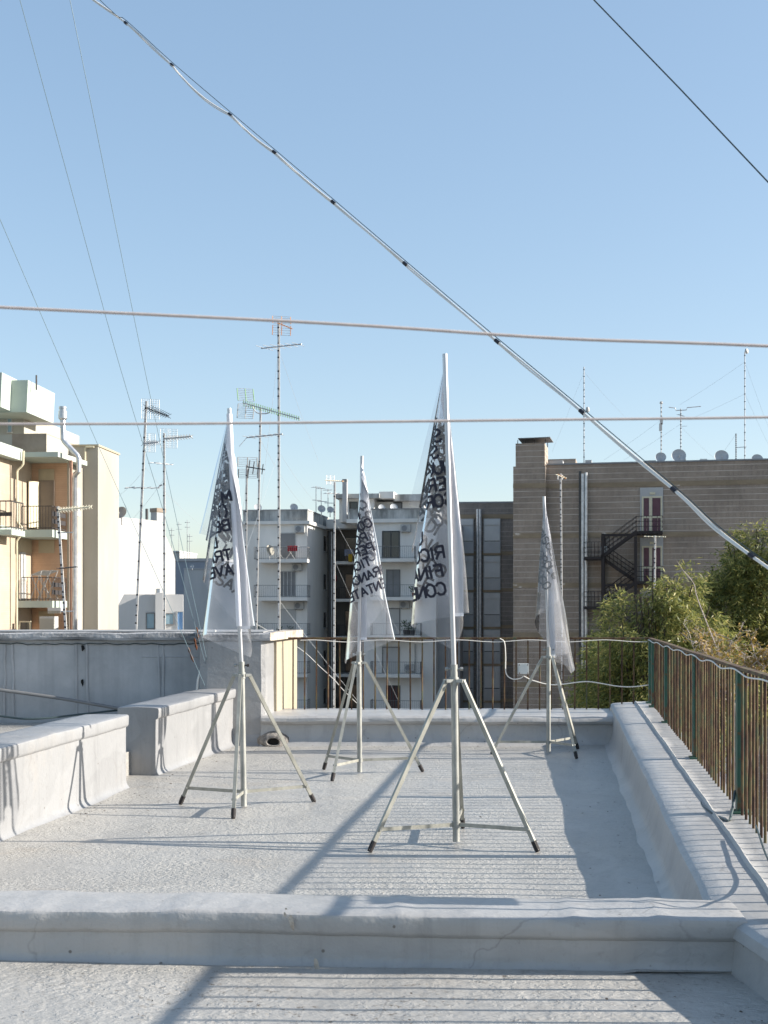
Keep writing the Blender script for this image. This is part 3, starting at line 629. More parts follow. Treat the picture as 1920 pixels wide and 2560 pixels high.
def make_flag(name_lab, apex, up, path, lines, size=0.062, flip=False, dep=1.7, noise_seed=0.0, sleeve_rad=0.0):
    """a stiff clear sheet FW x FH hung from its top corner: every radius from the corner stays straight, the
    directions wander through path (radians right, radians away) at unit speed, so the sheet folds without stretching"""
    dense = spline([(a, b*dep, 0) for a, b in path], 24)
    cum = [0.0]
    for a, b in zip(dense, dense[1:]): cum.append(cum[-1]+(b-a).length)
    L = cum[-1]
    def q(phi):
        s = phi/(math.pi/2)*L; lo, hi = 0, len(cum)-1
        while hi-lo > 1:
            m = (lo+hi)//2
            if cum[m] <= s: lo = m
            else: hi = m
        t = (s-cum[lo])/max(1e-9, cum[hi]-cum[lo]); return dense[lo].lerp(dense[hi], t)
    dn = -up
    ex = (Vector((1, 0, 0))-dn*dn.x).normalized(); ey = dn.cross(ex)
    if ey.y < 0: ey = -ey
    def P(u, v, off=0.0):
        r = math.hypot(u, v); phi = math.atan2(u, max(v, 1e-9)); phi = min(max(phi, 0), math.pi/2)
        c = q(phi); d = (dn+ex*c.x+ey*c.y).normalized()
        p = apex+d*r
        p += Vector((noise.noise(Vector((phi*5, r*2.2, noise_seed))), noise.noise(Vector((phi*5, r*2.2, noise_seed+7))), 0))*0.012*r
        if off:
            c2 = q(min(phi+0.01, math.pi/2)); c1 = q(max(phi-0.01, 0)); tg = ex*(c2.x-c1.x)+ey*(c2.y-c1.y)
            if tg.length > 1e-9: p += tg.normalized().cross(d)*off
        return p
    fl = thing('flag', name_lab, 'flag', apex-Vector((0, 0, FH)), 0, 'clear plastic flags')
    def sheet(ph0, ph1, nphi, nt, rmax, rmin=lambda ph: 0.0):
        mb = MB(); rows = []
        for i in range(nphi+1):
            ph = ph0+(ph1-ph0)*i/nphi; a, b = rmin(ph), rmax(ph)
            rows.append([P((a+(b-a)*(j/nt))*math.sin(ph), (a+(b-a)*(j/nt))*math.cos(ph)) for j in range(nt+1)])
        n = nt+1
        mb.add([p for r in rows for p in r], [(i*n+j, i*n+j+1, (i+1)*n+j+1, (i+1)*n+j) for i in range(nphi) for j in range(nt)])
        return mb
    SLV = 0.062
    rm = lambda ph: FH/math.cos(ph) if math.tan(ph) < FW/FH else FW/math.sin(ph)
    sheet(0.0, math.pi/2, 260, 26, rm).build('sheet', 'clear_film', fl, True)
    # white hem strip next to the pole
    mb = MB(); nv = 40
    pts = [P(SLV*i/5+0.0005, FH*j/nv+0.02, 0.003) for j in range(nv+1) for i in range(6)]
    mb.add(pts, [(j*6+i, j*6+i+1, (j+1)*6+i+1, (j+1)*6+i) for j in range(nv) for i in range(5)])
    if sleeve_rad:
        mb.tube([apex+dn*(0.01+(FH-0.01)*k/12) for k in range(13)], sleeve_rad, 12, False)
    mb.build('hem', 'sleeve_white', fl, True)
    # printed words
    mb = MB(); k = size/6.0; wst = size*0.108
    for txt, uc, v0 in lines:
        wd = sum(ADV.get(ch, 5.1) for ch in txt)*k; u = uc-wd/2
        for ch in txt:
            for st in G.get(ch, []):
                pl = []
                for (a, b) in zip(st, st[1:]):
                    n = max(1, int(math.hypot(b[0]-a[0], b[1]-a[1])*k/0.006))
                    for i in range(n): pl.append(Vector((a[0]+(b[0]-a[0])*i/n, a[1]+(b[1]-a[1])*i/n, 0)))
                pl.append(Vector((*st[-1], 0)))
                rows = []
                for i, p in enumerate(pl):
                    d = (pl[min(i+1, len(pl)-1)]-pl[max(i-1, 0)]).normalized(); nn = Vector((-d.y, d.x, 0))
                    ext = -d*0.3 if i == 0 else (d*0.3 if i == len(pl)-1 else Vector())
                    for sg in (-1, 1):
                        w = (p+ext)*k+nn*sg*wst
                        rows.append(P(min(max(u+w.x, 0.002), FW-0.002), min(max(v0-w.y, 0.01), FH-0.01), 0.0016))
                mb.add(rows, [(2*i, 2*i+1, 2*i+3, 2*i+2) for i in range(len(pl)-1)])
            u += ADV.get(ch, 5.1)*k
    mb.build('lettering', 'lettering_ink', fl)
    return fl
def make_stand(lab, centre, feet, hub, pole_x_hub, top, knob):
    c = Vector(centre); st = thing('flag_stand', lab, 'flag stand', (c.x, c.y, 0), 0, 'tripod flag stands')
    b0 = c+Vector((0, 0, 0.012)); h = Vector((c.x+pole_x_hub, c.y, hub))
    ax = (h-b0).normalized()
    mb = MB().lathe([(0.0165, 0), (0.0205, 0), (0.0205, (h-b0).length+0.085), (0.0165, (h-b0).length+0.085)], b0, ax, 16); mb.build('tube', 'galvanised', st, True)
    MB().tube([h-ax*0.03, h+ax*0.012], 0.026, 16).build('hub_collar', 'galvanised', st, True)
    t = Vector(top); pb = h+ax*0.02
    mb = MB().tube([pb, t], 0.0145, 14); mb.build('pole', 'aluminium', st, True)
    kp = h+ax*0.06
    for s in (-1, 1):
        MB().tube([kp+Vector((s*0.018, 0, 0)), kp+Vector((s*0.035, 0, 0)), kp+Vector((s*0.036, 0, 0)), kp+Vector((s*0.052, 0, 0))], [0.005, 0.005, 0.011, 0.010], 8).build('clamp_knob', 'galvanised' if s < 0 else knob, st, True)
    low_c = b0+ax*0.10
    MB().tube([low_c-ax*0.018, low_c+ax*0.018], 0.025, 16).build('brace_collar', 'galvanised', st, True)
    for f in feet:
        f = Vector((f[0], f[1], 0.0)); d = (f-Vector((c.x, c.y, 0))); d.z = 0; d.normalize()
        ht = h-ax*0.008+d*0.055
        fdir = (f-ht).normalized(); e = ht+fdir*((f-ht).length-0.012)
        br = MB(); sd = Vector((-d.y, d.x, 0))
        for s in (-1, 1): br.bar(h-ax*0.008+d*0.02+sd*0.014*s, ht+d*0.008+sd*0.014*s, 0.018)
        br.build('bracket', 'galvanised', st)
        lg = MB().bar(ht, e, 0.023).build('leg', 'leg_zinc', st)
        MB().tube([e-fdir*0.055, e-fdir*0.01, e+fdir*0.008], [0.0165, 0.0165, 0.014], 10).build('rubber_foot', 'rubber', lg, True)
        j = ht+fdir*((f-ht).length*0.87)
        bb = MB(); a = low_c+d*0.022; sd = Vector((-d.y, d.x, 0))*0.004
        bb.add([a+sd+Vector((0,0,.011)), a-sd+Vector((0,0,.011)), a-sd-Vector((0,0,.011)), a+sd-Vector((0,0,.011)), j+sd+Vector((0,0,.011)), j-sd+Vector((0,0,.011)), j-sd-Vector((0,0,.011)), j+sd-Vector((0,0,.011))],
               [(0,1,2,3),(7,6,5,4),(0,4,5,1),(1,5,6,2),(2,6,7,3),(3,7,4,0)])
        bo = bb.build('brace', 'leg_zinc', st)
        MB().tube([j-Vector((-d.y, d.x, 0))*0.017, j+Vector((-d.y, d.x, 0))*0.017], 0.008, 8).build('bolt', 'galvanised', bo, True)
    return st, (t-pb).normalized()
def fl_at(x, y): return at(x, y, CAMZ*F/(y-HZ))
lab = 'lettered clear flag'
# near stand
t = at(1112, 885, 6.99)
st, up = make_stand('tripod stand with the tallest pole, its feet well forward of the others', (0.42, 6.97, 0), [fl_at(923, 2131), fl_at(1346, 2131), fl_at(1157, 2070)], 0.955, -0.012, t, 'galvanised')
make_flag('clear flag with words UNA and DI behind the tallest bare metal pole', t-up*0.05+Vector((0.0, 0.02, 0)), up,
  [(0.008, 0.004), (0.040, 0.0), (0.066, 0.004), (0.070, 0.016), (0.040, 0.022), (-0.022, 0.02), (-0.088, 0.018), (-0.143, 0.024), (-0.160, 0.045), (-0.110, 0.06), (-0.033, 0.06), (0.030, 0.065), (0.050, 0.085), (0.020, 0.10), (-0.081, 0.10), (-0.161, 0.095), (-0.198, 0.075), (-0.148, 0.036), (-0.054, 0.034), (0.030, 0.042), (0.058, 0.055), (0.030, 0.075), (-0.067, 0.08), (-0.174, 0.07), (-0.220, 0.05), (-0.286, 0.04)],
  [('IN', .36, .20), ('QUESTA', .42, .27), ('FORMA NON', .43, .345), ('SOSTA IN UNA', .42, .44), ('SI ESPONE', .38, .53), ('NUOVA SORTE', .39, .625), ('PER UN RITO', .36, .72), ('SORTE SE', .33, .815), ('DI', .40, .91), ('UNA', .41, 1.01), ('RICORDO', .40, 1.115), ('FINALE', .40, 1.22), ('CONE', .36, 1.325)], size=0.070, noise_seed=1.0)
# left stand
t = at(573, 1021, 8.2)
st, up = make_stand('tripod stand beside the long white low wall, pole leaning towards it', (-0.957, 8.2, 0), [fl_at(450, 2011), fl_at(583, 2047), fl_at(787, 2006)], 0.915, -0.015, t, 'rubber')
make_flag('clear flag with the word IMPORTANTE and brackets, white hem round its pole', t-up*0.03+Vector((0, -0.012, 0)), up,
  [(0.0, 0.0), (0.035, 0.0), (0.068, -0.006), (0.072, -0.02), (0.04, -0.028), (-0.026, -0.03), (-0.106, -0.024), (-0.152, -0.012), (-0.165, 0.015), (-0.119, 0.032), (-0.026, 0.04), (0.03, 0.05), (0.04, 0.07), (0.0, 0.085), (-0.092, 0.08), (-0.172, 0.06), (-0.218, 0.03), (-0.185, 0.006), (-0.106, -0.006), (-0.026, 0.012), (-0.026, 0.04), (-0.106, 0.06), (-0.198, 0.05), (-0.244, 0.02), (-0.185, -0.008), (-0.132, -0.014), (-0.185, -0.022), (-0.264, -0.012), (-0.300, 0.0)],
  [('IMPORTANTE', .44, .215), ('LA SCARSA', .41, .31), ('ATTENZIONE', .42, .405), ('UN ATTO DI', .40, .50), ('MONDO E UN', .38, .595), ('(TRAZIONI', .36, .69), ('BENSI IN', .34, .79), ('DI UNO', .40, .89), ('TRAVASO', .38, .99), ('AVERSA)', .38, 1.09)], size=0.070, sleeve_rad=0.0195, noise_seed=4.0)
# middle stand
t = at(905, 1140, 9.86)
st, up = make_stand('tripod stand in front of the thin railing, between two taller stands', (-0.2, 9.88, 0), [fl_at(809, 1924), fl_at(830, 1953), fl_at(1058, 1930)], 0.92, -0.006, t, 'galvanised')
make_flag('clear flag with the word TENTATE, spreading wide over the balconies', t-up*0.03+Vector((0, -0.014, 0)), up,
  [(0.000, 0.004), (0.039, 0.0), (0.090, 0.012), (0.146, 0.02), (0.188, 0.012), (0.193, -0.01), (0.146, -0.02), (0.078, -0.024), (0.011, -0.022), (-0.044, -0.012), (-0.064, 0.012), (-0.033, 0.04), (0.034, 0.055), (0.101, 0.06), (0.157, 0.05), (0.174, 0.025), (0.134, 0.0), (0.067, -0.010), (0.000, -0.006), (-0.044, 0.02), (-0.033, 0.06), (0.045, 0.08), (0.112, 0.07), (0.146, 0.035), (0.112, 0.008), (0.056, 0.0), (0.000, 0.01), (-0.050, 0.03)],
  [('SOCCHE', .42, .150), ('CHE IN', .43, .245), ('OGNI', .42, .34), ('MOMENTO', .43, .44), ('COME SONO', .40, .535), ('POSITO', .38, .63), ('PER UN', .37, .725), ('TICHE', .40, .825), ('BRANCHE', .38, .93), ('TENTATE', .36, 1.04)], size=0.070, noise_seed=8.0, sleeve_rad=0.0)
# right stand
t = at(1360, 1241, 11.2)
st, up = make_stand('tripod stand in the corner by the broad parapet, its pole the lowest', (1.536, 11.2, 0), [fl_at(1228, 1886), fl_at(1442, 1897), fl_at(1445, 1873)], 0.913, 0.0, t, 'galvanised')
make_flag('milky clear flag with the word CONSENSO in front of brown tiles', t-up*0.015+Vector((0, -0.012, 0)), up,
  [(0.0, 0.004), (0.03, 0.0), (0.075, 0.006), (0.12, 0.02), (0.15, 0.045), (0.12, 0.075), (0.07, 0.085), (0.05, 0.06), (0.09, 0.035), (0.14, 0.03), (0.165, 0.055), (0.13, 0.09), (0.05, 0.105), (-0.03, 0.095), (-0.075, 0.065), (-0.095, 0.03), (-0.085, 0.0), (-0.03, -0.018), (0.03, -0.020), (0.08, -0.012), (0.11, 0.008), (0.07, 0.02), (0.0, 0.03), (-0.06, 0.02), (-0.105, 0.0), (-0.095, -0.022), (-0.05, -0.032), (0.0, -0.034), (0.06, -0.028), (0.12, -0.016)],
  [('DISCORSO', .44, 0.260), ('E POPOLO', .45, 0.380), ('CONSENSO', .47, 0.500), ('GENTE', .44, 0.620)], size=0.070, noise_seed=12.0)

# ------------------------------------------------------------------ overhead lines
MAST = Vector((-3.0, 7.4, 0.19))
cp = [(130, -70), (222, -8), (315, 58), (430, 163), (575, 287), (686, 381), (833, 506), (1013, 660), (1243, 854), (1455, 1030), (1685, 1225), (1880, 1390), (2150, 1625)]
def cz(x): return 6.2-(x-215)/1700*3.0
ct = thing('overhead_cable', 'thick pale cable bundle taped to a wire, slanting across the sky', 'cable', (side_rail(2.4), 2.4, RAILZ))
main = spline([MAST+Vector((0, 0, 6.1))]+[at(x, y, cz(x)) for x, y in cp[:-1]]+[Vector((side_rail(2.4), 2.4, RAILZ+0.01))], 10)
wire = [MAST+Vector((0, 0, 6.2)), at(220, -25, cz(220))]+[at(x, y-3, cz(x)) for x, y in cp[:-1] if x >= 315]+[Vector((side_rail(2.4), 2.4, RAILZ+0.02))]
sag = []
for i, p in enumerate(main):
    ph = (i/10) % 1; seg = i//10-1
    amt = {3: 0.022, 4: 0.008, 5: 0.006}.get(seg, 0.0)*math.sin(ph*math.pi)
    sag.append(p+Vector((-0.3*amt, 0, -amt)))
PN = Vector((0.63, 0, 0.77))
MB().tube([p+PN*(0.0016+0.001*math.sin(i*0.4+1)) for i, p in enumerate(sag)], 0.0032, 8).build('pale_cable', 'cable_white', ct, True)
MB().tube([p-PN*(0.0036+0.0016*math.sin(i*0.55))+Vector((0, 0.004*math.cos(i*0.55), 0)) for i, p in enumerate(sag)], 0.0027, 8).build('pale_cable', 'cable_white', ct, True)
MB().tube([p+PN*0.0068 for p in spline(wire, 6)], 0.0017, 6).build('carrier_wire', 'cable_dark', ct, True)
for i, (x, y) in enumerate(cp):
    if x in (130, 222, 2150): continue
    p = at(x, y, cz(x)); a = main[(i+1)*10-1]; b_ = main[min((i+1)*10+1, len(main)-1)]; d = (b_-a).normalized()
    MB().tube([p-d*0.012, p+d*0.012], 0.0075, 8).build('tape', 'tape_black', ct, True)
for ys, ends, r_, l_ in (((768, 797, 817, 846, 865), (1.876, 1.716), 0.0023, 'beige clothesline drawn across the sky, the higher of two'), ((1060, 1058, 1054, 1049, 1043), (1.637, 1.66), 0.0019, 'beige clothesline passing in front of the flag tops, the lower of two')):
    pts = [Vector((-2.0, 1.7, ends[0]))]+[at(x_, y_, 1.7) for x_, y_ in zip((0, 600, 960, 1400, 1920), ys)]+[Vector((1.262, 1.7, ends[1]))]
    tag(MB().tube(spline(pts, 6), r_, 8).build('clothesline', 'clothesline_cord', smooth=True, origin=pts[3]), l_, 'clothesline', 'clotheslines')
tag(MB().tube([MAST+Vector((0, 0, 9.35)), at(1440, -50, 4.156), at(1485, 0, 4.108), at(1700, 222, 3.894), at(1920, 455, 3.697), at(2300, 860, 3.4)], 0.0025, 6).build('guy_wire', 'cable_dark', smooth=True, origin=at(1700, 222, 4.15)), 'dark wire alone in the sky above the brown building', 'wire')
for lab_, pts, bpos in (('thin guy wire with turnbuckle, landing farthest along the stained wall', [(0, 0, 5.04), (0, 548, 9.3), (152, 900, 10.2), (244, 1110, 10.7), (405, 1470, 11.3), (476, 1632, 11.7), (530, 1755, 12.0)], (470, 1618, 484, 1655)),
                        ('thin guy wire passing the tall grid antenna, lower turnbuckle beside bent pipe', [(0, 0, 7.7), (50, 0, 8.7), (172, 450, 9.5), (295, 900, 10.3), (415, 1300, 11.1), (500, 1610, 11.8), (525, 1700, 12.0)], (486, 1595, 492, 1625)),
                        ('thin guy wire crossing the upper grid antenna, steepest of three', [(0, 0, 10.1), (175, 0, 8.7), (270, 470, 9.5), (357, 900, 10.3), (450, 1340, 11.1), (498, 1560, 11.7), (525, 1690, 12.0)], (491, 1568, 496, 1600))):
    g = thing('guy_wire', lab_, 'wire', at(*pts[-1]), 0, 'guy wires to the stained wall')
    MB().tube(spline([MAST+Vector((0, 0, pts[0][2]))]+[at(*p) for p in pts[1:]], 4), 0.0026, 5).build('wire', 'guy_steel', g, True)
    x0, y0, x1, y1 = bpos; a, b_ = at(x0, y0, 11.72), at(x1, y1, 11.82)
    mb = MB(); n = 8
    mb.tube([a.lerp(b_, k/n) for k in range(n+1)], [0.004, 0.010, 0.013, 0.007, 0.007, 0.012, 0.014, 0.008, 0.004], 6); mb.build('turnbuckle', 'rust', g, True)

mt = thing('cable_mast', 'tall grey mast on the side terrace that carries the overhead cable', 'mast', MAST)
MB().tube([MAST, MAST+Vector((0, 0, 10.4))], 0.03, 10).build('tube', 'galvanised', mt, True)
MB().lathe([(0.09, 0), (0.09, 0.012), (0.045, 0.02), (0.045, 0.12), (0, 0.13)], MAST, (0, 0, 1), 14).build('base_plate', 'galvanised', mt, True)
for k, (x_, y_, z_, h_, l_) in enumerate(((1.262, 1.7, par_top(1.7), 1.62, 'grey post on the broad parapet holding the clotheslines'), (-2.0, 1.7, 0.0, 2.0, 'grey post on the front floor holding the clotheslines'), (at(2300, 860, 3.4).x, 3.4, par_top(3.4), 1.98, 'grey pole on the broad parapet holding the single dark wire'))):
    po = thing('line_post', l_, 'post', (x_, y_, z_)); b0 = Vector((x_, y_, z_))
    MB().tube([b0, b0+Vector((0, 0, h_))], 0.02, 10).build('tube', 'galvanised', po, True)
    MB().lathe([(0.06, 0), (0.06, 0.01), (0.03, 0.016), (0.03, 0.08), (0, 0.085)], b0, (0, 0, 1), 12).build('base_plate', 'galvanised', po, True)
# ================================================================== ground and neighbouring roofs
gm = MB(); gm.add([(-2500, -800, GROUND), (2500, -800, GROUND), (2500, 3500, GROUND), (-2500, 3500, GROUND)], [(0, 1, 2, 3)])
structure(gm.build('ground', 'street_asphalt'))
def plainblock(lab_, x0, x1, y0, y1, z1, mat, group='lower neighbouring roofs'):
    o = thing('neighbour_house', lab_, 'building', ((x0+x1)/2, (y0+y1)/2, GROUND), 0, group)
    MB().box(x0, x1, y0, y1, GROUND, z1-0.25).build('wall', mat, o)
    MB().box(x0+0.2, x1-0.2, y0+0.2, y1-0.2, z1-0.249, z1-0.18).build('roof', 'roof_gravel', o)
    mb = MB(); mb.box(x0-.05, x1+.05, y0-.05, y0+.2, z1-.248, z1); mb.box(x0-.05, x1+.05, y1-.2, y1+.05, z1-.248, z1)
    mb.box(x0-.05, x0+.2, y0+.201, y1-.201, z1-.248, z1); mb.box(x1-.2, x1+.05, y0+.201, y1-.201, z1-.248, z1); mb.build('parapet', 'block_parapet', o)
    return o
plainblock('pale lower house behind the stained wall, antenna masts on its roof', -10, -2.95, 26, 39, 0.45, 'pale_grey')
plainblock('small lower house in front of the peach building', -17, -10.4, 41, 48, 0.25, 'pale_grey')
plainblock('lowest house beyond the thin railing', -2.7, 4.0, 28, 38, -2.2, 'pale_grey')
plainblock('low house before the brown tiled building', 6, 14, 47, 62, -4.2, 'pale_grey')
hb = thing('host_building', 'the building that carries the terrace, plain rendered', 'building', (0, 5, GROUND))
MB().extr([(-7.0, -3.2), (side_rail(-3.2)+.05, -3.2), (side_rail(12.7)+.05, 12.7), (-7.0, 13.3)], GROUND, -0.61).build('wall', 'pale_grey', hb)

# ------------------------------------------------------------------ building helpers
def balcony_railing(mb, u0, u1, v0, v1, z0, z1, step=0.13, left=True, right=True, t=0.012):
    for z in (z0+0.08, z1):
        mb.box(u0, u1, v0-t, v0+t, z-t*1.3, z+t*1.3)
        if left: mb.box(u0-t, u0+t, v0+t, v1, z-t*1.3, z+t*1.3)
        if right: mb.box(u1-t, u1+t, v0+t, v1, z-t*1.3, z+t*1.3)
    for u in rng(u0, u1, step): mb.box(u-t*.6, u+t*.6, v0-t*.6, v0+t*.6, z0, z1-t*1.4)
    for s, on in ((u0, left), (u1, right)):
        if on:
            for v in rng(v0+step, v1, step): mb.box(s-t*.6, s+t*.6, v-t*.6, v+t*.6, z0, z1-t*1.4)
def opening(parent, fr, u0, u1, z0, z1, v, frame, fill, fw=0.06, depth=0.10, name='window', mull=0):
    """framed opening standing 3 cm proud of the wall at v, its filling set back"""
    mb = MB(fr)
    mb.box(u0-fw, u0, v-0.04, v+0.05, z0, z1); mb.box(u1, u1+fw, v-0.04, v+0.05, z0, z1)
    mb.box(u0-fw, u1+fw, v-0.04, v+0.05, z1+0.001, z1+fw); mb.box(u0-fw, u1+fw, v-0.06, v+0.05, z0-fw, z0-0.001)
    for k in range(mull):
        uc = u0+(u1-u0)*(k+1)/(mull+1); mb.box(uc-fw*.5, uc+fw*.5, v-0.038, v+0.05, z0, z1)
    o = mb.build(name, frame, parent)
    f = MB(fr)
    if fill.startswith('shutter'):
        n = max(2, int((z1-z0)/0.09))
        for k in range(n):
            a = z0+(z1-z0)*k/n; b_ = z0+(z1-z0)*(k+1)/n
            f.add([(u0, v-0.008, a+0.004), (u1, v-0.008, a+0.004), (u1, v-0.022, b_-0.004), (u0, v-0.022, b_-0.004)], [(0, 1, 2, 3)])
        f.box(u0, u1, v-0.006, v+0.02, z0, z1)
    else: f.box(u0, u1, v-0.012, v+0.02, z0, z1)
    f.build('shutter' if fill.startswith('shutter') else 'pane', fill, o)
    return o
def aircon(fr, u, z, v, lab_, w=0.78, h=0.55):
    t = fthing('air_conditioner', lab_, 'air conditioner', fr, u, v, z-h/2, 'outdoor air conditioner units')
    MB(fr).box(u-w/2, u+w/2, v-0.36, v-0.06, z-h/2, z+h/2).build('case', 'frame_white', t)
    MB(fr).lathe([(0.22, 0), (0.22, 0.02), (0.19, 0.025), (0, 0.026)], (u-w*0.12, v-0.36, z), (0, -1, 0), 16).build('fan_grille', 'shutter_grey', t)
    mb = MB(fr); mb.box(u-w*.35, u-w*.35+.04, v-0.36, v, z-h/2-0.05, z-h/2-0.002); mb.box(u+w*.35-.04, u+w*.35, v-0.36, v, z-h/2-0.05, z-h/2-0.002); mb.build('bracket', 'iron_grey', t)
    return t
def dish(c, aim, r, lab_, mat='dish_grey', h=0.5, group='satellite dishes'):
    c = Vector(c); aim = Vector(aim).normalized()
    t = thing('satellite_dish', lab_, 'satellite dish', c-Vector((0, 0, h)), 0, group)
    prof = [(r*k/5, -0.22*r*(1-(k/5)**2)) for k in range(6)]
    MB().lathe(prof+[(r*1.02, 0.01), (r*0.98, -0.02)]+[(r*k/5, -0.22*r*(1-(k/5)**2)-0.02) for k in range(4, -1, -1)], c, aim, 20).build('reflector', mat, t, True)
    dn = Vector((0, 0, -1)); f = c+aim*r*0.75+dn*r*0.35
    MB().tube([c+dn*r*0.95, f], 0.02*max(r, .5), 6).build('arm', 'iron_grey', t); MB().tube([f-aim*0.06, f+aim*0.05], 0.05*max(r, .6), 8).build('receiver', 'frame_white', t)
    MB().tube([c-aim*0.1, c-aim*0.12+dn*h], 0.035, 8).build('post', 'mast_steel', t)
    return t

# ================================================================== PEACH BUILDING (left)
f1 = Frame(0.08)
v2 = 56.0*f1.c; uB = f1.u(168, 53.9)        # reference planes
uA = f1.u(79, 53.9); uM = f1.u(168, 53.9); uT = f1.u(245, 56.0)
vb = 53.9; vt = 56.0
pb = fthing('apartment_building', 'peach and mint apartment house with balconies, flue and attic', 'building', f1, uA-4, vb+4, GROUND)
def zz(x, y, v): return f1.z(x, y, v)
zr = zz(120, 1152, 53)                       # underside of mint eaves
mb = MB(f1); mb.box(uA-14, uA, f1.vat(-60, uA), vb+10, GROUND, zr); mb.build('wall', 'peach_siding_sunlit', pb)
mb = MB(f1); mb.box(uA+0.002, uM, vb, vb+4, GROUND, zr-0.002); mb.build('back_wall', 'peach_siding_shaded', pb)
mb = MB(f1); mb.box(uM+0.002, uM+0.03, vb-0.004, vb+4, GROUND, zr-0.004); mb.build('side_wall', 'tower_cream', pb)
for y0, y1 in ((1220, 1290), (1383, 1455), (1552, 1620)):
    mb = MB(f1)
    a, b_ = f1.vat(191, uM), f1.vat(197, uM); z1_, z0_ = zz(194, y0, a), zz(194, y1, a)
    mb.box(uM+0.031, uM+0.06, a, b_, z0_, z1_); mb.build('side_window', 'pale_grey', pb)
# storey plaster strips beside the door, door and shutters
for k, (yt, yb) in enumerate(((1205, 1322), (1383, 1500), (1560, 1680))):
    z1_, z0_ = zz(110, yt, vb), zz(110, yb, vb)
    u0, u1 = f1.u(97, vb), f1.u(136, vb)
    mb = MB(f1); mb.box(u0, u1, vb-0.03, vb-0.001, z1_, zz(110, yt-32, vb)); mb.build('lintel_panel', 'peach_render', pb)
    if k == 0:
        d0, d1 = f1.u(101, vb), f1.u(133, vb)
        opening(pb, f1, d0, d1, z0_, z1_, vb-0.03, 'shutter_brown', 'shutter_brown', 0.07, name='balcony_door')
        mb = MB(f1); a = f1.u(80, vb-0.7)
        mb.add([(d0-0.03, vb-0.05, z0_), (d0-0.30, vb-0.62, z0_), (d0-0.30, vb-0.62, z1_), (d0-0.03, vb-0.05, z1_), (d0-0.07, vb-0.03, z0_), (d0-0.34, vb-0.60, z0_), (d0-0.34, vb-0.60, z1_), (d0-0.07, vb-0.03, z1_)],
               [(0, 1, 2, 3), (7, 6, 5, 4), (0, 3, 7, 4), (1, 5, 6, 2), (3, 2, 6, 7), (0, 4, 5, 1)]); mb.build('open_shutter', 'frame_cream', pb)
    elif k == 1:
        a = f1.vat(50, uA); b_ = f1.vat(62, uA); mb = MB(f1)
        mb.box(uA, uA+0.05, a, b_, z0_, zz(56, 1380, a)); mb.build('side_shutter', 'frame_white', pb)
        mb = MB(f1); mb.box(uA, uA+0.03, f1.vat(46, uA), f1.vat(78, uA), zz(60, 1380, 53), zz(60, 1345, 53)); mb.build('lintel_panel', 'peach_render', pb)
    else:
        opening(pb, f1, f1.u(52, vb-1.9), f1.u(74, vb-1.9), z0_, zz(62, 1556, vb-1.9), vb-1.9, 'frame_cream', 'window_glass', 0.06)
# balconies
vf = 52.0
for k, (ys, yb) in enumerate(((1324, 1343), (1502, 1519))):
    z1_, z0_ = zz(100, ys, vf), zz(100, yb, vf); ur = f1.u(131, vf)
    mb = MB(f1); mb.box(uA+0.003, ur, vf, vb-0.003, z0_, z1_); bo = mb.build('balcony_slab', 'mint_render', pb)
    mb = MB(f1); balcony_railing(mb, uA+0.25, ur-0.05, vf+0.06, vb, z1_, z1_+1.05, 0.14, left=False, t=0.014)
    mb.build('railing', 'iron_dark', bo)
    mb = MB(f1)
    for q_ in (0.28, 0.62): mb.box(ur-0.06, ur-0.03, vf+0.1, vb-0.1, z1_+q_, z1_+q_+0.2)
    mb.build('privacy_board', 'iron_dark', bo)
# eaves fascias in mint
vE = 51.6
mb = MB(f1)
ue = f1.u(145, vE); z0_, z1_ = zr+0.003, zz(100, 1130, vE)
mb.extr([(uA-0.2, f1.vat(57, uA+.6)), (f1.u(60, vE), vE), (ue, vE), (uM+0.55, f1.vat(218, uM+0.55)), (uA-0.2, f1.vat(218, uM+0.55))], z0_, z1_)
mb.build('eaves', 'mint_render', pb)
mb = MB(f1); mb.box(uA-14, uA+0.45, f1.vat(-70, uA+.45), f1.vat(57, uA+.45), zz(30, 1148, 51), zz(30, 1119, 51)); mb.build('eaves', 'mint_render', pb)
mb = MB(f1); mb.box(uA-14, uA+0.25, f1.vat(-70, uA+.25), f1.vat(52, uA+.25), zz(30, 1336, 51), zz(30, 1318, 51)); mb.build('string_course', 'mint_render', pb)
# roof terrace parapet and attic
vP = 53.0
mb = MB(f1); mb.box(f1.u(30, vP), f1.u(116, vP), vP, vP+7, z1_, zz(75, 1084, vP)); mb.build('roof_parapet', 'brown_render', pb)
mb = MB(f1); mb.box(f1.u(30, vP)-6, f1.u(116, vP)+0.003, vP+0.005, vP+7.2, z1_, zz(75, 1086, vP)); mb.build('roof_parapet_inner', 'attic_white', pb)
vQ = 54.5
mb = MB(f1); mb.box(f1.u(-80, vQ), f1.u(60, vQ), vQ, vQ+3, zz(40, 1090, vQ), zz(40, 1020, vQ)); mb.box(f1.u(-80, vQ), f1.u(62, vQ+1.2), vQ+1.2, vQ+9, zz(40, 1090, vQ), zz(40, 1022, vQ)); mb.build('attic_wall', 'attic_white', pb)
opening(pb, f1, f1.u(20, vQ), f1.u(29, vQ), zz(25, 1080, vQ), zz(25, 1043, vQ), vQ, 'frame_white', 'window_glass_blue', 0.05)
mb = MB(f1)
def mint_block(x0, x1, xr, yt, yb, v):
    u0, u1 = f1.u(x0, v), f1.u(x1, v); vr = f1.vat(xr, u1)
    mb.prism([(u0, zz(x1, yb, v)), (u1-0.07, zz(x1, yb, v)), (u1, zz(x1, yt, v)), (u0, zz(x1, yt, v))], v, vr)
mint_block(-90, 5, 43, 931, 1017, 51.5)
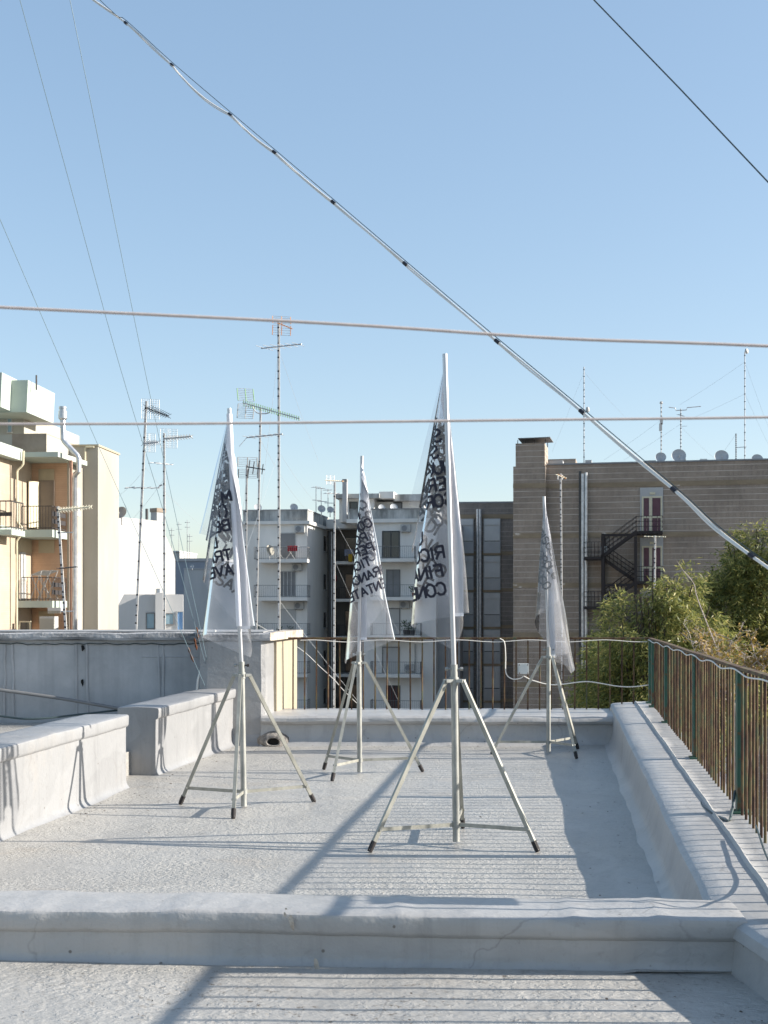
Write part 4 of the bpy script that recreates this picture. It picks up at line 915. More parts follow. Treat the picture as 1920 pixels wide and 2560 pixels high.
mb2 = mb; mb2.build('attic_fascia', 'mint_render', pb)
mb = MB(f1); mint_block(-60, 70, 137, 950, 1030, 52.6); mb.build('attic_fascia', 'mint_render', pb)
MB(f1).tube([(f1.u(91, 53), 53, zz(91, 975, 53)), (f1.u(91, 53), 53, zz(91, 938, 53))], 0.04, 6).build('vent_pipe', 'iron_dark', pb)
# flue and downpipes
fl_ = [(f1.u(157, 51.5), 51.5), (f1.u(196, 52.5), 52.5)]
mb = MB(f1)
A = [(f1.u(157, 52), 52, zz(157, 1028, 52)), (f1.u(158, 52), 52, zz(158, 1098, 52)), (f1.u(161, 52), 52, zz(161, 1104, 52)), (f1.u(193, 52), 52, zz(193, 1138, 52)), (f1.u(197, 52), 52, zz(197, 1146, 52)), (f1.u(197, 52), 52, zz(197, 1178, 52)), (f1.u(188, 52.3), 52.3, zz(188, 1186, 52.3)), (f1.u(187, 52.4), 52.4, zz(187, 1195, 52.4)), (f1.u(187, 52.4), 52.4, zz(187, 1640, 52.4))]
mb.tube(A, 0.115, 12); fo = mb.build('flue', 'flue_metal', pb, True)
MB(f1).lathe([(0.12, -0.5), (0.19, -0.42), (0.19, -0.1), (0.15, -0.09), (0.15, 0.0), (0.17, 0.01), (0.17, 0.10), (0, 0.12)], (A[0][0], 52, A[0][2]+0.1), (0, 0, 1), 14).build('flue_cap', 'flue_metal', fo, True)
for x_, r_, m_ in ((176, .045, 'pipe_rose'), (179.5, .04, 'pipe_rose'), (171, .035, 'peach_render')):
    MB(f1).tube([(f1.u(x_, 52.9), 52.9, zr), (f1.u(x_, 52.9), 52.9, GROUND)], r_, 8).build('downpipe', m_, pb, True)
pts = [(59, 1127), (58, 1160), (54, 1166), (45, 1174), (43, 1180), (43, 1303), (46, 1308), (54, 1318), (55, 1336), (47, 1345), (42, 1353), (42, 1640)]
MB(f1).tube([(f1.u(x_, 51.4), 51.4, zz(x_, y_, 51.4)) for x_, y_ in pts], 0.05, 8).build('downpipe', 'frame_cream', pb, True)
# near balcony at the frame edge
zb = zz(15, 1322, 49.5)
mb = MB(f1); balcony_railing(mb, uA-3, f1.u(29, 49.6), 49.6, 50.9, zb, zz(15, 1252, 49.5), 0.25, left=False, t=0.02)
mb.box(uA-3, f1.u(29, 49.6), 49.62, 49.65, zb+0.55, zb+0.72); mb.build('edge_railing', 'iron_dark', pb)
MB(f1).box(uA-3, f1.u(29, 49.6)+.04, 49.5, 51.0, zb-0.25, zb-0.02).build('edge_balcony_slab', 'mint_render', pb)
# yellow tower
mb = MB(f1); mb.box(f1.u(207, vt)-1.5, uT, vt, f1.vat(297, uT), GROUND, zz(245, 1116, vt)); mb.build('stair_tower', 'tower_cream', pb)
mb = MB(f1); mb.box(f1.u(205, vt)-1.2, uT+0.05, vt-0.05, f1.vat(298, uT), zz(245, 1116, vt)+0.001, zz(245, 1111, vt)); mb.build('tower_coping', 'peach_render', pb)
MB(f1).tube([(f1.u(213, vt-.1), vt-.1, zz(213, 1158, vt)), (f1.u(213, vt-.1), vt-.1, zz(213, 1121, vt)), (f1.u(215, vt-.1), vt-.1, zz(215, 1118, vt)), (f1.u(235, vt-.1), vt-.1, zz(235, 1118, vt))], 0.045, 8).build('overflow_pipe', 'frame_cream', pb, True)
# things on the lower balcony
bz = zz(100, 1502, vf)
for q_, u_ in enumerate((f1.u(100, 52.9), f1.u(122, 52.9))):
    dr = fthing('drying_rack', ('white folding drying rack by the wall end of the peach balcony', 'white folding drying rack by the board end of the peach balcony')[q_], 'drying rack', f1, u_, 52.9, bz, 'drying racks')
    mb = MB(f1)
    for s in (-.45, .45):
        mb.tube([(u_-.3, 52.9+s, bz), (u_+.25, 52.9+s, bz+1.35)], 0.02, 6); mb.tube([(u_+.3, 52.9+s, bz), (u_-.25, 52.9+s, bz+1.15)], 0.02, 6)
    mb.build('frame', 'frame_white', dr)
    mb = MB(f1)
    for k in range(7): a = -.45+.9*k/6; mb.tube([(u_-.3, 52.9+a, bz+1.15), (u_+.3, 52.9+a, bz+1.38)], 0.012, 5)
    mb.build('hanging_bars', 'frame_white', dr)
bx_ = fthing('boiler_cabinet', 'white boxy boiler cabinet low on the peach front', 'cabinet', f1, f1.u(121, 51.8), 51.8, zz(121, 1640, 51.8))
MB(f1).box(f1.u(103, 51.8), f1.u(140, 51.8), 51.6, 52.1, zz(121, 1660, 51.8), zz(121, 1541, 51.8)).build('case', 'frame_white', bx_)
MB(f1).box(f1.u(104, 51.8), f1.u(139, 51.8), 51.58, 51.598, zz(121, 1600, 51.8), zz(121, 1546, 51.8)).build('door', 'attic_white', bx_)
aw = fthing('awning', 'rolled white awning with scalloped edge under the lower peach balcony', 'awning', f1, f1.u(140, 51.8), 51.8, zz(140, 1530, 51.8))
mb = MB(f1); u0, u1 = f1.u(123, 51.9), f1.u(156, 51.9); zt = zz(140, 1519, 51.9)
mb.box(u0, u1, 51.7, 51.95, zt-0.14, zt); mb.build('roll', 'awning_white', aw)
mb = MB(f1)
for k in range(8): a = u0+(u1-u0)*k/8; b_ = u0+(u1-u0)*(k+1)/8; mb.extr([(a+.01, 51.69), (b_-.01, 51.69), (b_-.01, 51.72), (a+.01, 51.72)], zt-0.26, zt-0.141)
mb.build('valance', 'attic_white', aw)

# ================================================================== WHITE WALL HOUSE AND GREY HOUSES
f2 = Frame(0.667)
vw0 = 62.0
uW = f2.u(286, vw0); va, vc = f2.vat(405, uW), f2.vat(438, uW)
def z2(x, y): v = f2.vat(x, uW); return CAMZ+(HZ-y)*f2.Y(uW, v)/F
wh = fthing('white_house', 'bright white house wall with sloping shoulder and a chimney', 'building', f2, uW-4, (vw0+vc)/2, GROUND)
prof = [(vw0, GROUND), (vc, GROUND), (vc, z2(438, 1400)), (f2.vat(432, uW), z2(432, 1378)), (f2.vat(412, uW), z2(412, 1335)), (va, z2(405, 1303)), (vw0, z2(286, 1291))]
mb = MB(f2); n = len(prof)
mb.add([(uW, v, z) for v, z in prof]+[(uW-7, v, z) for v, z in prof], [tuple(range(n)), tuple(range(2*n-1, n-1, -1))]+[(i, i+n, (i+1) % n+n, (i+1) % n) for i in range(n)])
mb.build('wall', 'white_plaster', wh)
mb = MB(f2); v = f2.vat(391, uW-.5); mb.box(uW-1.1, uW-.45, v, v+0.9, z2(391, 1302), z2(391, 1278)); ch = mb.build('chimney', 'white_plaster', wh)
mb = MB(f2); mb.box(uW-1.15, uW-.4, v-.05, v+0.95, z2(391, 1278)+.002, z2(391, 1268)); mb.build('chimney_pot', 'brown_render', ch)
v = f2.vat(367, uW-.5); MB(f2).tube([(uW-.5, v, z2(367, 1300)), (uW-.5, v, z2(367, 1270))], 0.11, 8).build('vent_pipe', 'pipe_dark', wh)
p = at(302, 1281, 62); dish(p, (-0.3, -1, 0.4), 0.32, 'small round dish above the white house wall', h=0.6)
f3 = Frame(-0.165)
vg = 50.0
gh = fthing('grey_annex', 'low grey annex with pale blue windows and a chimney stub', 'building', f3, f3.u(370, vg), vg+3, GROUND)
def z3(x, y, v=50.0): return f3.z(x, y, v)
mb = MB(f3); mb.prism([(f3.u(294, vg), GROUND), (f3.u(458, vg), GROUND), (f3.u(458, vg), z3(458, 1486)), (f3.u(310, vg), z3(310, 1486)), (f3.u(296, vg), z3(296, 1512))], vg, vg+5); mb.build('wall', 'pale_grey', gh)
mb = MB(f3); mb.box(f3.u(389, vg), f3.u(408, vg), vg-0.35, vg-0.002, GROUND, z3(398, 1482)); mb.build('chimney_breast', 'pale_grey', gh)
MB(f3).tube([(f3.u(398, vg), vg-.2, z3(398, 1482)), (f3.u(398, vg), vg-.2, z3(398, 1472))], 0.13, 10).build('vent_pot', 'flue_metal', gh, True)
opening(gh, f3, f3.u(367, vg), f3.u(385, vg), z3(375, 1571), z3(375, 1534), vg, 'iron_grey', 'window_glass_blue', 0.04)
opening(gh, f3, f3.u(413, vg), f3.u(433, vg), z3(423, 1560), z3(423, 1535), vg, 'iron_grey', 'window_glass_blue', 0.04)
opening(gh, f3, f3.u(444, vg), f3.u(457, vg), z3(450, 1600), z3(450, 1530), vg, 'frame_white', 'blue_paint', 0.04, name='door')
f3 = Frame(0.10)
g2 = fthing('grey_house', 'plain pale grey house standing behind the bracket lettered flag', 'building', f3, f3.u(540, 112), 114, GROUND)
MB(f3).box(f3.u(460, 112), f3.u(606, 112), 112, 116, GROUND, z3(500, 1424, 112)).build('wall', 'pale_grey', g2)
MB(f3).box(f3.u(459, 112), f3.u(606.5, 112), 111.95, 116.05, z3(500, 1424, 112)+.002, z3(500, 1420, 112)).build('coping', 'concrete_panel', g2)
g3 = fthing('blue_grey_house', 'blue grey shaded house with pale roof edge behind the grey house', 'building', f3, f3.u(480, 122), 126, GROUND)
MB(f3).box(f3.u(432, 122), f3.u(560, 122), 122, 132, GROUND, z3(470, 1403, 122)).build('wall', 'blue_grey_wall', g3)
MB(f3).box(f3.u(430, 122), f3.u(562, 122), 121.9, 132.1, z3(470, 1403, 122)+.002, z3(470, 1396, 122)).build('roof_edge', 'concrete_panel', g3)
g4 = fthing('far_white_house', 'little white house far off above the blue grey one', 'building', f3, f3.u(441, 140), 145, GROUND)
MB(f3).box(f3.u(420, 140), f3.u(449, 140), 140, 148, GROUND, z3(440, 1380, 140)).build('wall', 'white_plaster', g4)
MB(f3).box(f3.u(419, 140), f3.u(450, 140), 139.8, 148.2, z3(440, 1380, 140)+.002, z3(440, 1377, 140)).build('roof_edge', 'pale_grey', g4)
p = at(479, 1416, 113); dish(p, (-0.4, -1, 0.4), 0.22, 'tiny dish on the pale grey house roof', h=0.3)

# ================================================================== BALCONY BLOCK
f4 = Frame(0.14)
vB = 94.0*f4.c-6*f4.s
vB = 93.0
def z4(x, y, v=vB): return f4.z(x, y, v)
bb = fthing('balcony_block', 'shaded white apartment block with stacked balconies and sunlit flank', 'building', f4, f4.u(690, vB), vB+5, GROUND)
uL, uR = f4.u(607, vB), f4.u(768, vB); vS = f4.vat(822, uR)
zt, zc, zw = z4(690, 1276), z4(690, 1303), z4(690, 1311)
MB(f4).box(uL, uR, vB, vS, GROUND, zc-0.26).build('wall', 'block_white', bb)
MB(f4).box(uL-0.25, uR+0.25, vB-0.25, vS, zc-0.258, zc).build('cornice', 'block_white', bb)
MB(f4).box(uL, uR, vB+0.05, vS, zc+0.002, zt).build('roof_parapet', 'block_parapet', bb)
MB(f4).box(uL-.04, uR+.04, vB, vS, zt+0.002, zt+0.08).build('parapet_coping', 'concrete_panel', bb)
PITCH = 95.5; vbal = vB-1.3
for k in range(5):
    ys = 1398+PITCH*k
    z1_ = z4(705, ys, vbal); u0, u1 = f4.u(644, vbal), f4.u(768, vbal)
    bo = MB(f4).box(u0, u1, vbal, vB-0.003, z1_-0.26, z1_).build('balcony_slab', 'block_white', bb)
    mb = MB(f4); balcony_railing(mb, u0-0.3, u1-0.03, vbal+0.03, vB, z1_, z1_+0.95, 0.15, t=0.013)
    mb.build('railing', 'iron_grey', bo)
    d0, d1 = f4.u(700, vB), f4.u(738, vB); zf = z4(720, ys-4); zh = z4(720, ys-64)
    opening(bb, f4, d0, d1, zf, zh, vB, 'frame_white', ('shutter_grey', 'shutter_grey', 'shutter_light', 'shutter_grey', 'shutter_light')[k], 0.07, name='balcony_door', mull=(0, 3, 0, 1, 0)[k])
    if k < 3:
        aircon(f4, f4.u((751, 744, 749)[k], vB), z4(750, (1323, 1418, 1514)[k]), vB, ('air conditioner under the cornice of the balcony block', 'air conditioner between the two upper stacked balconies', 'air conditioner with red sticker over the third stacked balcony')[k])
    z_a, z_b = z4(812, 1378+PITCH*k+30, vS-1), z4(812, 1345+PITCH*k+30, vS-1)
    va_, vb_ = f4.vat(809, uR), f4.vat(814, uR)
    sw = MB(f4).box(uR-0.02, uR+0.03, va_, vb_, z4(812, 1378+PITCH*k, va_), z4(812, 1340+PITCH*k, va_)).build('slit_window', 'window_glass', bb)
    MB(f4).box(uR, uR+0.12, va_-.1, vb_+.1, z4(812, 1378+PITCH*k, va_)-0.09, z4(812, 1378+PITCH*k, va_)-.002).build('sill', 'concrete_panel', sw)
# recess balconies, deep shade put into the wall colour, right wing
vR = 99.0; vW = 93.6
uRec1 = f4.u(905, vW)
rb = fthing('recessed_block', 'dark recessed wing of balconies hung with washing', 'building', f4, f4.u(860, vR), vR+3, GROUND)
MB(f4).box(uR-1, f4.u(1000, vR), vR+2.5, vR+8, GROUND, z4(860, 1296, vR)).build('wall', 'recess_shade_wall', rb)
MB(f4).box(uR+0.3, f4.u(925, vR), vR+0.5, vR+2.5, z4(860, 1297, vR), z4(860, 1320, vR)).build('eaves', 'block_white', rb)
for k in range(5):
    ys = 1403+PITCH*0.985*k; z1_ = z4(870, ys, vR)
    bo = MB(f4).box(f4.u(836, vR), f4.u(925, vR), vR, vR+2.5, z1_-0.24, z1_).build('balcony_slab', 'block_white', rb)
    mb = MB(f4); balcony_railing(mb, f4.u(836, vR), f4.u(925, vR), vR+.03, vR+2.4, z1_, z1_+0.95, 0.2, left=True, right=False, t=0.013); mb.build('railing', 'iron_dark', bo)
    opening(rb, f4, f4.u(864, vR+2.5), f4.u(892, vR+2.5), z1_, z1_+2.1, vR+2.5, 'frame_dark', 'window_glass', 0.07, name='balcony_door')
for x_, r_, m_ in ((824, .09, 'pipe_dark'), (829, .07, 'flue_metal')):
    MB(f4).tube([(f4.u(x_, vR-.4), vR-.4, z4(x_, 1330, vR)), (f4.u(x_, vR-.4), vR-.4, GROUND)], r_, 8).build('downpipe', m_, rb, True)
rw = fthing('balcony_wing', 'shaded white wing with balconies and set back penthouse', 'building', f4, f4.u(1000, vW), vW+5, GROUND)
uE = f4.u(1090, vW)
zt, zc = z4(1000, 1273, vW), z4(1000, 1297, vW)
MB(f4).box(uRec1, uE, vW, vW+9, GROUND, zc-0.3).build('wall', 'block_white', rw)
MB(f4).box(uRec1-1.2, uE, vW-0.25, vW+9, zc-0.298, zc).build('cornice', 'block_white', rw)
MB(f4).box(uRec1-1.0, uE, vW+0.05, vW+8.9, zc+0.002, zt).build('roof_parapet', 'block_parapet', rw)
MB(f4).box(uRec1-1.04, uE, vW, vW+9, zt+0.002, zt+0.07).build('parapet_coping', 'coping_dark', rw)
MB(f4).box(uE+0.002, f4.u(1150, vW+1.5), vW+1.5, vW+9, GROUND, zc-0.3).build('flank_wall', 'concrete_panel', rw)
for k in range(5):
    ys = 1396+96.5*k; vbal = vW-1.3; z1_ = z4(980, ys, vbal)
    u0, u1 = f4.u(925, vbal), f4.u(1036 if k == 0 else 1051, vbal)
    bo = MB(f4).box(u0, u1, vbal, vW-0.003, z1_-0.26, z1_).build('balcony_slab', 'block_white', rw)
    mb = MB(f4); balcony_railing(mb, u0+.03, u1-0.03, vbal+0.03, vW, z1_, z1_+0.95, 0.15, t=0.013); mb.build('railing', 'iron_grey', bo)
    zf, zh = z4(980, ys-3, vW), z4(980, ys-66, vW); d0, d1 = (958, 997) if k in (0, 3) else (968, 998)
    opening(rw, f4, f4.u(d0, vW), f4.u(d1, vW), zf, zh, vW, 'frame_dark' if k in (0, 4) else 'iron_grey', ('window_glass', 'shutter_grey', 'shutter_light', 'shutter_light', 'door_red')[k], 0.09, name='balcony_door', mull=(1, 1, 0, 0, 3)[k])
for (x_, y_, l_) in ((1015, 1321, 'air conditioner high on the wing below its cornice'), (1012, 1511, 'air conditioner beside the wing second balcony with hanging pipe'), (1024, 1669, 'air conditioner on the lowest wing balcony behind bars')):
    aircon(f4, f4.u(x_, vW), z4(x_, y_, vW), vW, l_)
MB(f4).tube([(f4.u(1028, vW), vW-.1, z4(1028, 1516, vW)), (f4.u(1034, vW), vW-.1, z4(1034, 1520, vW)), (f4.u(1034, vW), vW-.1, z4(1034, 1580, vW))], 0.03, 6).build('drain_hose', 'iron_grey', rw)
MB(f4).tube([(f4.u(1038, vW), vW-.1, z4(1038, 1610, vW)), (f4.u(1038, vW), vW-.1, z4(1038, 1690, vW))], 0.05, 6).build('downpipe', 'frame_white', rw)
# penthouse
vPn = vW+3.2; 
def z5(x, y): return f4.z(x, y, vPn)
ph = MB(f4).box(f4.u(848, vPn), f4.u(935, vPn), vPn, vPn+5, zc, z5(890, 1247)).build('penthouse', 'block_white', rw)
MB(f4).box(f4.u(935, vPn+1.5)+.003, f4.u(1060, vPn+1.5), vPn+1.5, vPn+5, zc, z5(1000, 1250)).build('penthouse_back', 'block_white', rw)
MB(f4).box(f4.u(838, vPn-.6), f4.u(948, vPn-.6), vPn-0.6, vPn+5.2, z5(890, 1247)+.002, z5(890, 1236)).build('penthouse_roof', 'block_parapet', ph)
MB(f4).box(f4.u(948, vPn), f4.u(984, vPn), vPn, vPn+4.8, z5(960, 1246), z5(960, 1229)).build('penthouse_fascia', 'block_white', ph)
MB(f4).box(f4.u(984, vPn+.6), f4.u(1068, vPn+.6), vPn+.6, vPn+4.6, z5(1000, 1250)+.003, z5(1000, 1234)).build('penthouse_fascia', 'block_parapet', ph)
opening(rw, f4, f4.u(875, vPn), f4.u(893, vPn), z5(884, 1279), z5(884, 1256), vPn, 'frame_dark', 'window_glass', 0.06)
opening(rw, f4, f4.u(985, vPn+1.5), f4.u(1004, vPn+1.5), z5(994, 1275), z5(994, 1253), vPn+1.5, 'frame_dark', 'shutter_grey', 0.06, name='door')
cz_ = MB(f4).box(f4.u(858, vPn-.7), f4.u(869, vPn-.7), vPn-1.1, vPn-.62, zc, z5(863, 1208)).build('chimney', 'concrete_panel', rw)
mb = MB(f4)
for q_ in range(3): mb.box(f4.u(857.5, vPn-.7), f4.u(869.5, vPn-.7), vPn-1.13, vPn-.59, z5(863, 1207-q_*2.2)+.004, z5(863, 1205.6-q_*2.2))
mb.build('chimney_cap', 'concrete_panel', cz_)
for x_, y_, r_, l_ in ((645, 1268, .28, 'half hidden small dish behind the balcony block parapet'), (735, 1268, .30, 'rust rimmed dark dish on the balcony block roof'), (804, 1272, .30, 'grey dish left of a pair on the block roof corner'), (826, 1274, .26, 'smaller grey dish right of a pair on the block roof corner'), (955, 1269, .27, 'pale dish before the penthouse door'), (985, 1268, .30, 'larger pale dish before the penthouse')):
    r_ *= 1.0; dish(at(x_, y_, 97.5), (0.3, -1, 0.45), r_*1.0*1.0+0.02, l_, h=0.55)
    
# balcony things
zb0 = z4(705, 1398, vB-1.3)
dish(f4.w((f4.u(676, vB-.7), vB-.7, zb0+0.75)), (0.75, -0.6, 0.3), 0.42, 'big pale dish standing on the top stacked balcony', 'attic_white', h=0.74)
u_ = f4.u(715, vB-.8)
dr = fthing('drying_rack', 'white cross legged drying rack on the top stacked balcony', 'drying rack', f4, u_, vB-.8, zb0, 'drying racks')
mb = MB(f4)
for s in (-.55, .35): mb.tube([(u_+s-.35, vB-.9, zb0), (u_+s+.35, vB-.9, zb0+1.0)], 0.025, 6); mb.tube([(u_+s+.35, vB-.7, zb0), (u_+s-.35, vB-.7, zb0+1.0)], 0.025, 6)
mb.build('legs', 'frame_white', dr)
MB(f4).box(u_-1.3, u_+1.0, vB-1.05, vB-.55, zb0+1.0, zb0+1.03).build('rack_top', 'frame_white', dr)
def hanging(lab_, fr, u, v, z, w, h, mat, cat='laundry'):
    mb = MB(fr); n = 8; pts = []
    for j in range(6):
        for i in range(n+1):
            pts.append((u-w/2+w*i/n, v+0.05*math.sin(i*1.9+j*.5), z-h*j/5*(1+0.06*math.sin(i*2.3))))
    b0 = len(pts); pts2 = [(a, b_+0.03, c_) for a, b_, c_ in pts]
    fs = [(j*(n+1)+i, j*(n+1)+i+1, (j+1)*(n+1)+i+1, (j+1)*(n+1)+i) for j in range(5) for i in range(n)]
    mb.add(pts, fs); mb.add(pts2, [f[::-1] for f in fs])
    return tag(mb.build('laundry', mat, smooth=True, origin=fr.w((u, v, z-h))), lab_, cat, 'washing hung out')
hanging('bright red towel on the drying rack of the top stacked balcony', f4, f4.u(731, vB-1.1), vB-1.12, zb0+1.05, 0.8, 0.42, 'cloth_red')
zr0 = z4(870, 1403, vR)
hanging('grey blue shirts hung over the recessed balcony rail', f4, f4.u(872, vR-.1), vR-.1, zr0+1.0, 0.75, 0.55, 'cloth_blue')
hanging('yellow cloth hung below the shirts on the recessed balcony', f4, f4.u(876, vR-.16), vR-.18, zr0+0.6, 0.35, 0.65, 'cloth_yellow')
hanging('red cloth on a line in the dark recess, one storey lower', f4, f4.u(839, vR+.4), vR+.3, z4(839, 1438, vR), 0.22, 0.5, 'cloth_red')
def potplant(fr, u, v, z, s, lab_, pot='terracotta'):
    t = fthing('potted_plant', lab_, 'potted plant', fr, u, v, z, 'potted plants on balconies')
    MB(fr).lathe([(0, 0), (0.15*s, 0), (0.2*s, 0.32*s), (0.17*s, 0.32*s), (0.16*s, 0.27*s), (0, 0.27*s)], (u, v, z), (0, 0, 1), 10).build('pot', pot, t)
    mb = MB(fr)
    for k in range(70):
        a = random.uniform(0, 6.28); r = random.uniform(0, .3)*s; h = 0.3*s+random.uniform(0, .5)*s
        p = Vector((u+r*math.cos(a), v+r*math.sin(a), z+h)); d = Vector((math.cos(a), math.sin(a), random.uniform(-.3, 1))).normalized()*0.14*s; w = d.orthogonal().normalized()*0.035*s
        mb.add([p, p+d*.5+w, p+d, p+d*.5-w], [(0, 1, 2, 3)])
    mb.build('leaves', 'leaf_pot', t)
zw2 = z4(980, 1396+96.5*1, vW-1.3); zw3 = z4(980, 1396+96.5*2, vW-1.3)
potplant(f4, f4.u(1036, vW-.9), vW-.9, zw2, 1.1, 'potted plant at the corner of the wing second balcony')
potplant(f4, f4.u(1016, vW-.9), vW-.9, zw3, 1.4, 'bushy plant beside another at the wing third balcony', 'pipe_dark')
potplant(f4, f4.u(1030, vW-.9), vW-.9, zw3, 1.3, 'darker bushy plant at the end of the wing third balcony', 'pipe_dark')
zl3 = z4(705, 1398+PITCH*2, vB-1.3)
for x_, l_ in ((700, 'low plant behind the third stacked balcony rail by its door'), (727, 'wide low planter on the third stacked balcony'), (650, 'planter at the open end of the third stacked balcony')): potplant(f4, f4.u(x_, vB-.9), vB-.9, zl3, 0.9, l_)

# ================================================================== BROWN BUILDINGS
f5 = Frame(0.10)
vQ5 = 99.0
def z6(x, y, v=vQ5): return f5.z(x, y, v)
bw = fthing('shuttered_wing', 'dark grey tiled wing with two columns of roller shutters', 'building', f5, f5.u(1215, vQ5), vQ5+6, GROUND)
MB(f5).box(f5.u(1100, vQ5), f5.u(1300, vQ5), vQ5, vQ5+14, GROUND, z6(1215, 1258)).build('wall', 'grey_tiles', bw)
MB(f5).box(f5.u(1099, vQ5), f5.u(1300, vQ5), vQ5-.05, vQ5+14, z6(1215, 1258)+.003, z6(1215, 1254)).build('roof_edge', 'shutter_grey', bw)
bands5 = [1297-14+91.8*k for k in range(6)]
for k, yb in enumerate(bands5):
    if k == 0: MB(f5).box(f5.u(1100, vQ5), f5.u(1284, vQ5), vQ5-.06, vQ5-.003, z6(1215, 1297), z6(1215, 1286)).build('floor_band', 'band_tan', bw)
    else: MB(f5).box(f5.u(1100, vQ5), f5.u(1284, vQ5), vQ5-.06, vQ5-.003, z6(1215, yb+12), z6(1215, yb+4)).build('floor_band', 'band_tan', bw)
for x0, x1 in ((1138, 1184), (1209, 1251)):
    pan = MB(f5).box(f5.u(x0, vQ5), f5.u(x1, vQ5), vQ5-.14, vQ5-.062, GROUND, z6(1200, 1297)).build('window_panel', 'concrete_panel', bw)
    for k in range(5):
        yt = 1297+91.8*k
        MB(f5).box(f5.u(x0+1, vQ5), f5.u(x1-1, vQ5), vQ5-.24, vQ5-.142, z6(1200, yt+16), z6(1200, yt+2)).build('shutter_box', 'shutter_light', pan)
        low_ = 55 if (x0 < 1200 or k != 3) else 30
        MB(f5).box(f5.u(x0+2, vQ5), f5.u(x1-2, vQ5), vQ5-.18, vQ5-.143, z6(1200, yt+55), z6(1200, yt+16)-.004).build('shutter', 'shutter_light', pan)
        MB(f5).box(f5.u(x0+2, vQ5), f5.u(x1-2, vQ5), vQ5-.165, vQ5-.144, z6(1200, yt+57), z6(1200, yt+55)-.004).build('window_gap', 'window_glass', pan)
        MB(f5).box(f5.u(x0, vQ5), f5.u(x1, vQ5), vQ5-.25, vQ5-.142, z6(1200, yt+86), z6(1200, yt+57)-.004).build('spandrel', 'concrete_panel', pan)
        MB(f5).box(f5.u(x0-.5, vQ5), f5.u(x1+.5, vQ5), vQ5-.26, vQ5-.142, z6(1200, yt+91.6), z6(1200, yt+86)-.004).build('floor_strip', 'band_tan', pan)
for x_, r_ in ((1194, .13), (1200.5, .13)):
    MB(f5).tube([(f5.u(x_, vQ5-.3), vQ5-.35, z6(x_, 1274)), (f5.u(x_, vQ5-.3), vQ5-.35, GROUND)], r_, 10).build('flue', 'flue_metal', bw, True)

f6 = Frame(0.21)
vK = 81.0
def z7(x, y, v=vK): return f6.z(x, y, v)
bt = fthing('tiled_building', 'large brown tiled building with chimney tower and outside stairs doors', 'building', f6, f6.u(1600, vK), vK+8, GROUND)
u0, u1 = f6.u(1283, vK-.6), f6.u(2300, vK)
zroof = z7(1500, 1160)
MB(f6).box(f6.u(1366, vK), u1, vK, vK+20, GROUND, zroof).build('wall', 'brown_tiles', bt)
MB(f6).box(f6.u(1366, vK), u1+.1, vK-.06, vK+20, zroof+.003, zroof+.10).build('roof_edge', 'shutter_grey', bt)
MB(f6).box(u0, f6.u(1366, vK)-.01, vK-0.6, vK+20, GROUND, z7(1330, 1168)).build('corner_bay', 'brown_tiles', bt)
tr = MB(f6).box(f6.u(1289, vK-.6), f6.u(1362, vK-.6), vK-0.602, vK+2.4, z7(1330, 1168)+.003, z7(1325, 1111)).build('chimney_tower', 'brown_tiles', bt)
mb = MB(f6)
for x_ in (1293, 1312, 1335, 1362): mb.box(f6.u(x_, vK-.6), f6.u(x_, vK-.6)+.05, vK-.5, vK-.45, z7(1325, 1111), z7(1325, 1102)); mb.box(f6.u(x_, vK-.6), f6.u(x_, vK-.6)+.05, vK+1.6, vK+1.65, z7(1325, 1111), z7(1325, 1100))
mb.build('cap_legs', 'iron_dark', tr)
mb = MB(f6); a, b_ = f6.u(1296, vK-.6), f6.u(1376, vK-.6)
mb.add([(a, vK-.9, z7(1325, 1101)), (b_, vK-.9, z7(1325, 1100)), (b_, vK+2.4, z7(1325, 1096)), (a, vK+2.4, z7(1325, 1098)), (a, vK-.9, z7(1325, 1099)), (b_, vK-.9, z7(1325, 1098)), (b_, vK+2.4, z7(1325, 1094)), (a, vK+2.4, z7(1325, 1096))],
       [(0, 3, 2, 1), (4, 5, 6, 7), (0, 1, 5, 4), (1, 2, 6, 5), (2, 3, 7, 6), (3, 0, 4, 7)]); mb.build('cap_plate', 'iron_grey', tr)
BY = [1216, 1341, 1465, 1589, 1713]
for yb in BY:
    zb = z7(1320, yb-2, vK-.6)
    MB(f6).box(f6.u(1283, vK-.6)-.01, f6.u(1366, vK-.6), vK-.63, vK-.605, zb-.16, zb+.16).build('floor_band', 'band_tan', bt)
    MB(f6).box(f6.u(1366.5, vK), u1, vK-.03, vK-.003, zb-.16, zb+.16).build('floor_band', 'band_tan', bt)
MB(f6).box(f6.u(1447, vK), f6.u(1453, vK), vK-.05, vK-.032, GROUND, z7(1450, 1178)).build('recess_shadow_strip', 'pipe_dark', bt)  # dark strip painted in for the recess shadow by the flues
for x_ in (1456.5, 1465):
    mb = MB(f6); mb.tube([(f6.u(x_, vK-.3), vK-.35, z7(x_, 1186 if x_ < 1460 else 1183)), (f6.u(x_, vK-.3), vK-.35, GROUND)], .105, 10)
    for yy in range(1250, 1800, 92): mb.tube([(f6.u(x_, vK-.3), vK-.35, z7(x_, yy)), (f6.u(x_, vK-.3), vK-.35, z7(x_, yy+3))], .125, 10)
    mb.build('flue', 'flue_metal', bt, True)
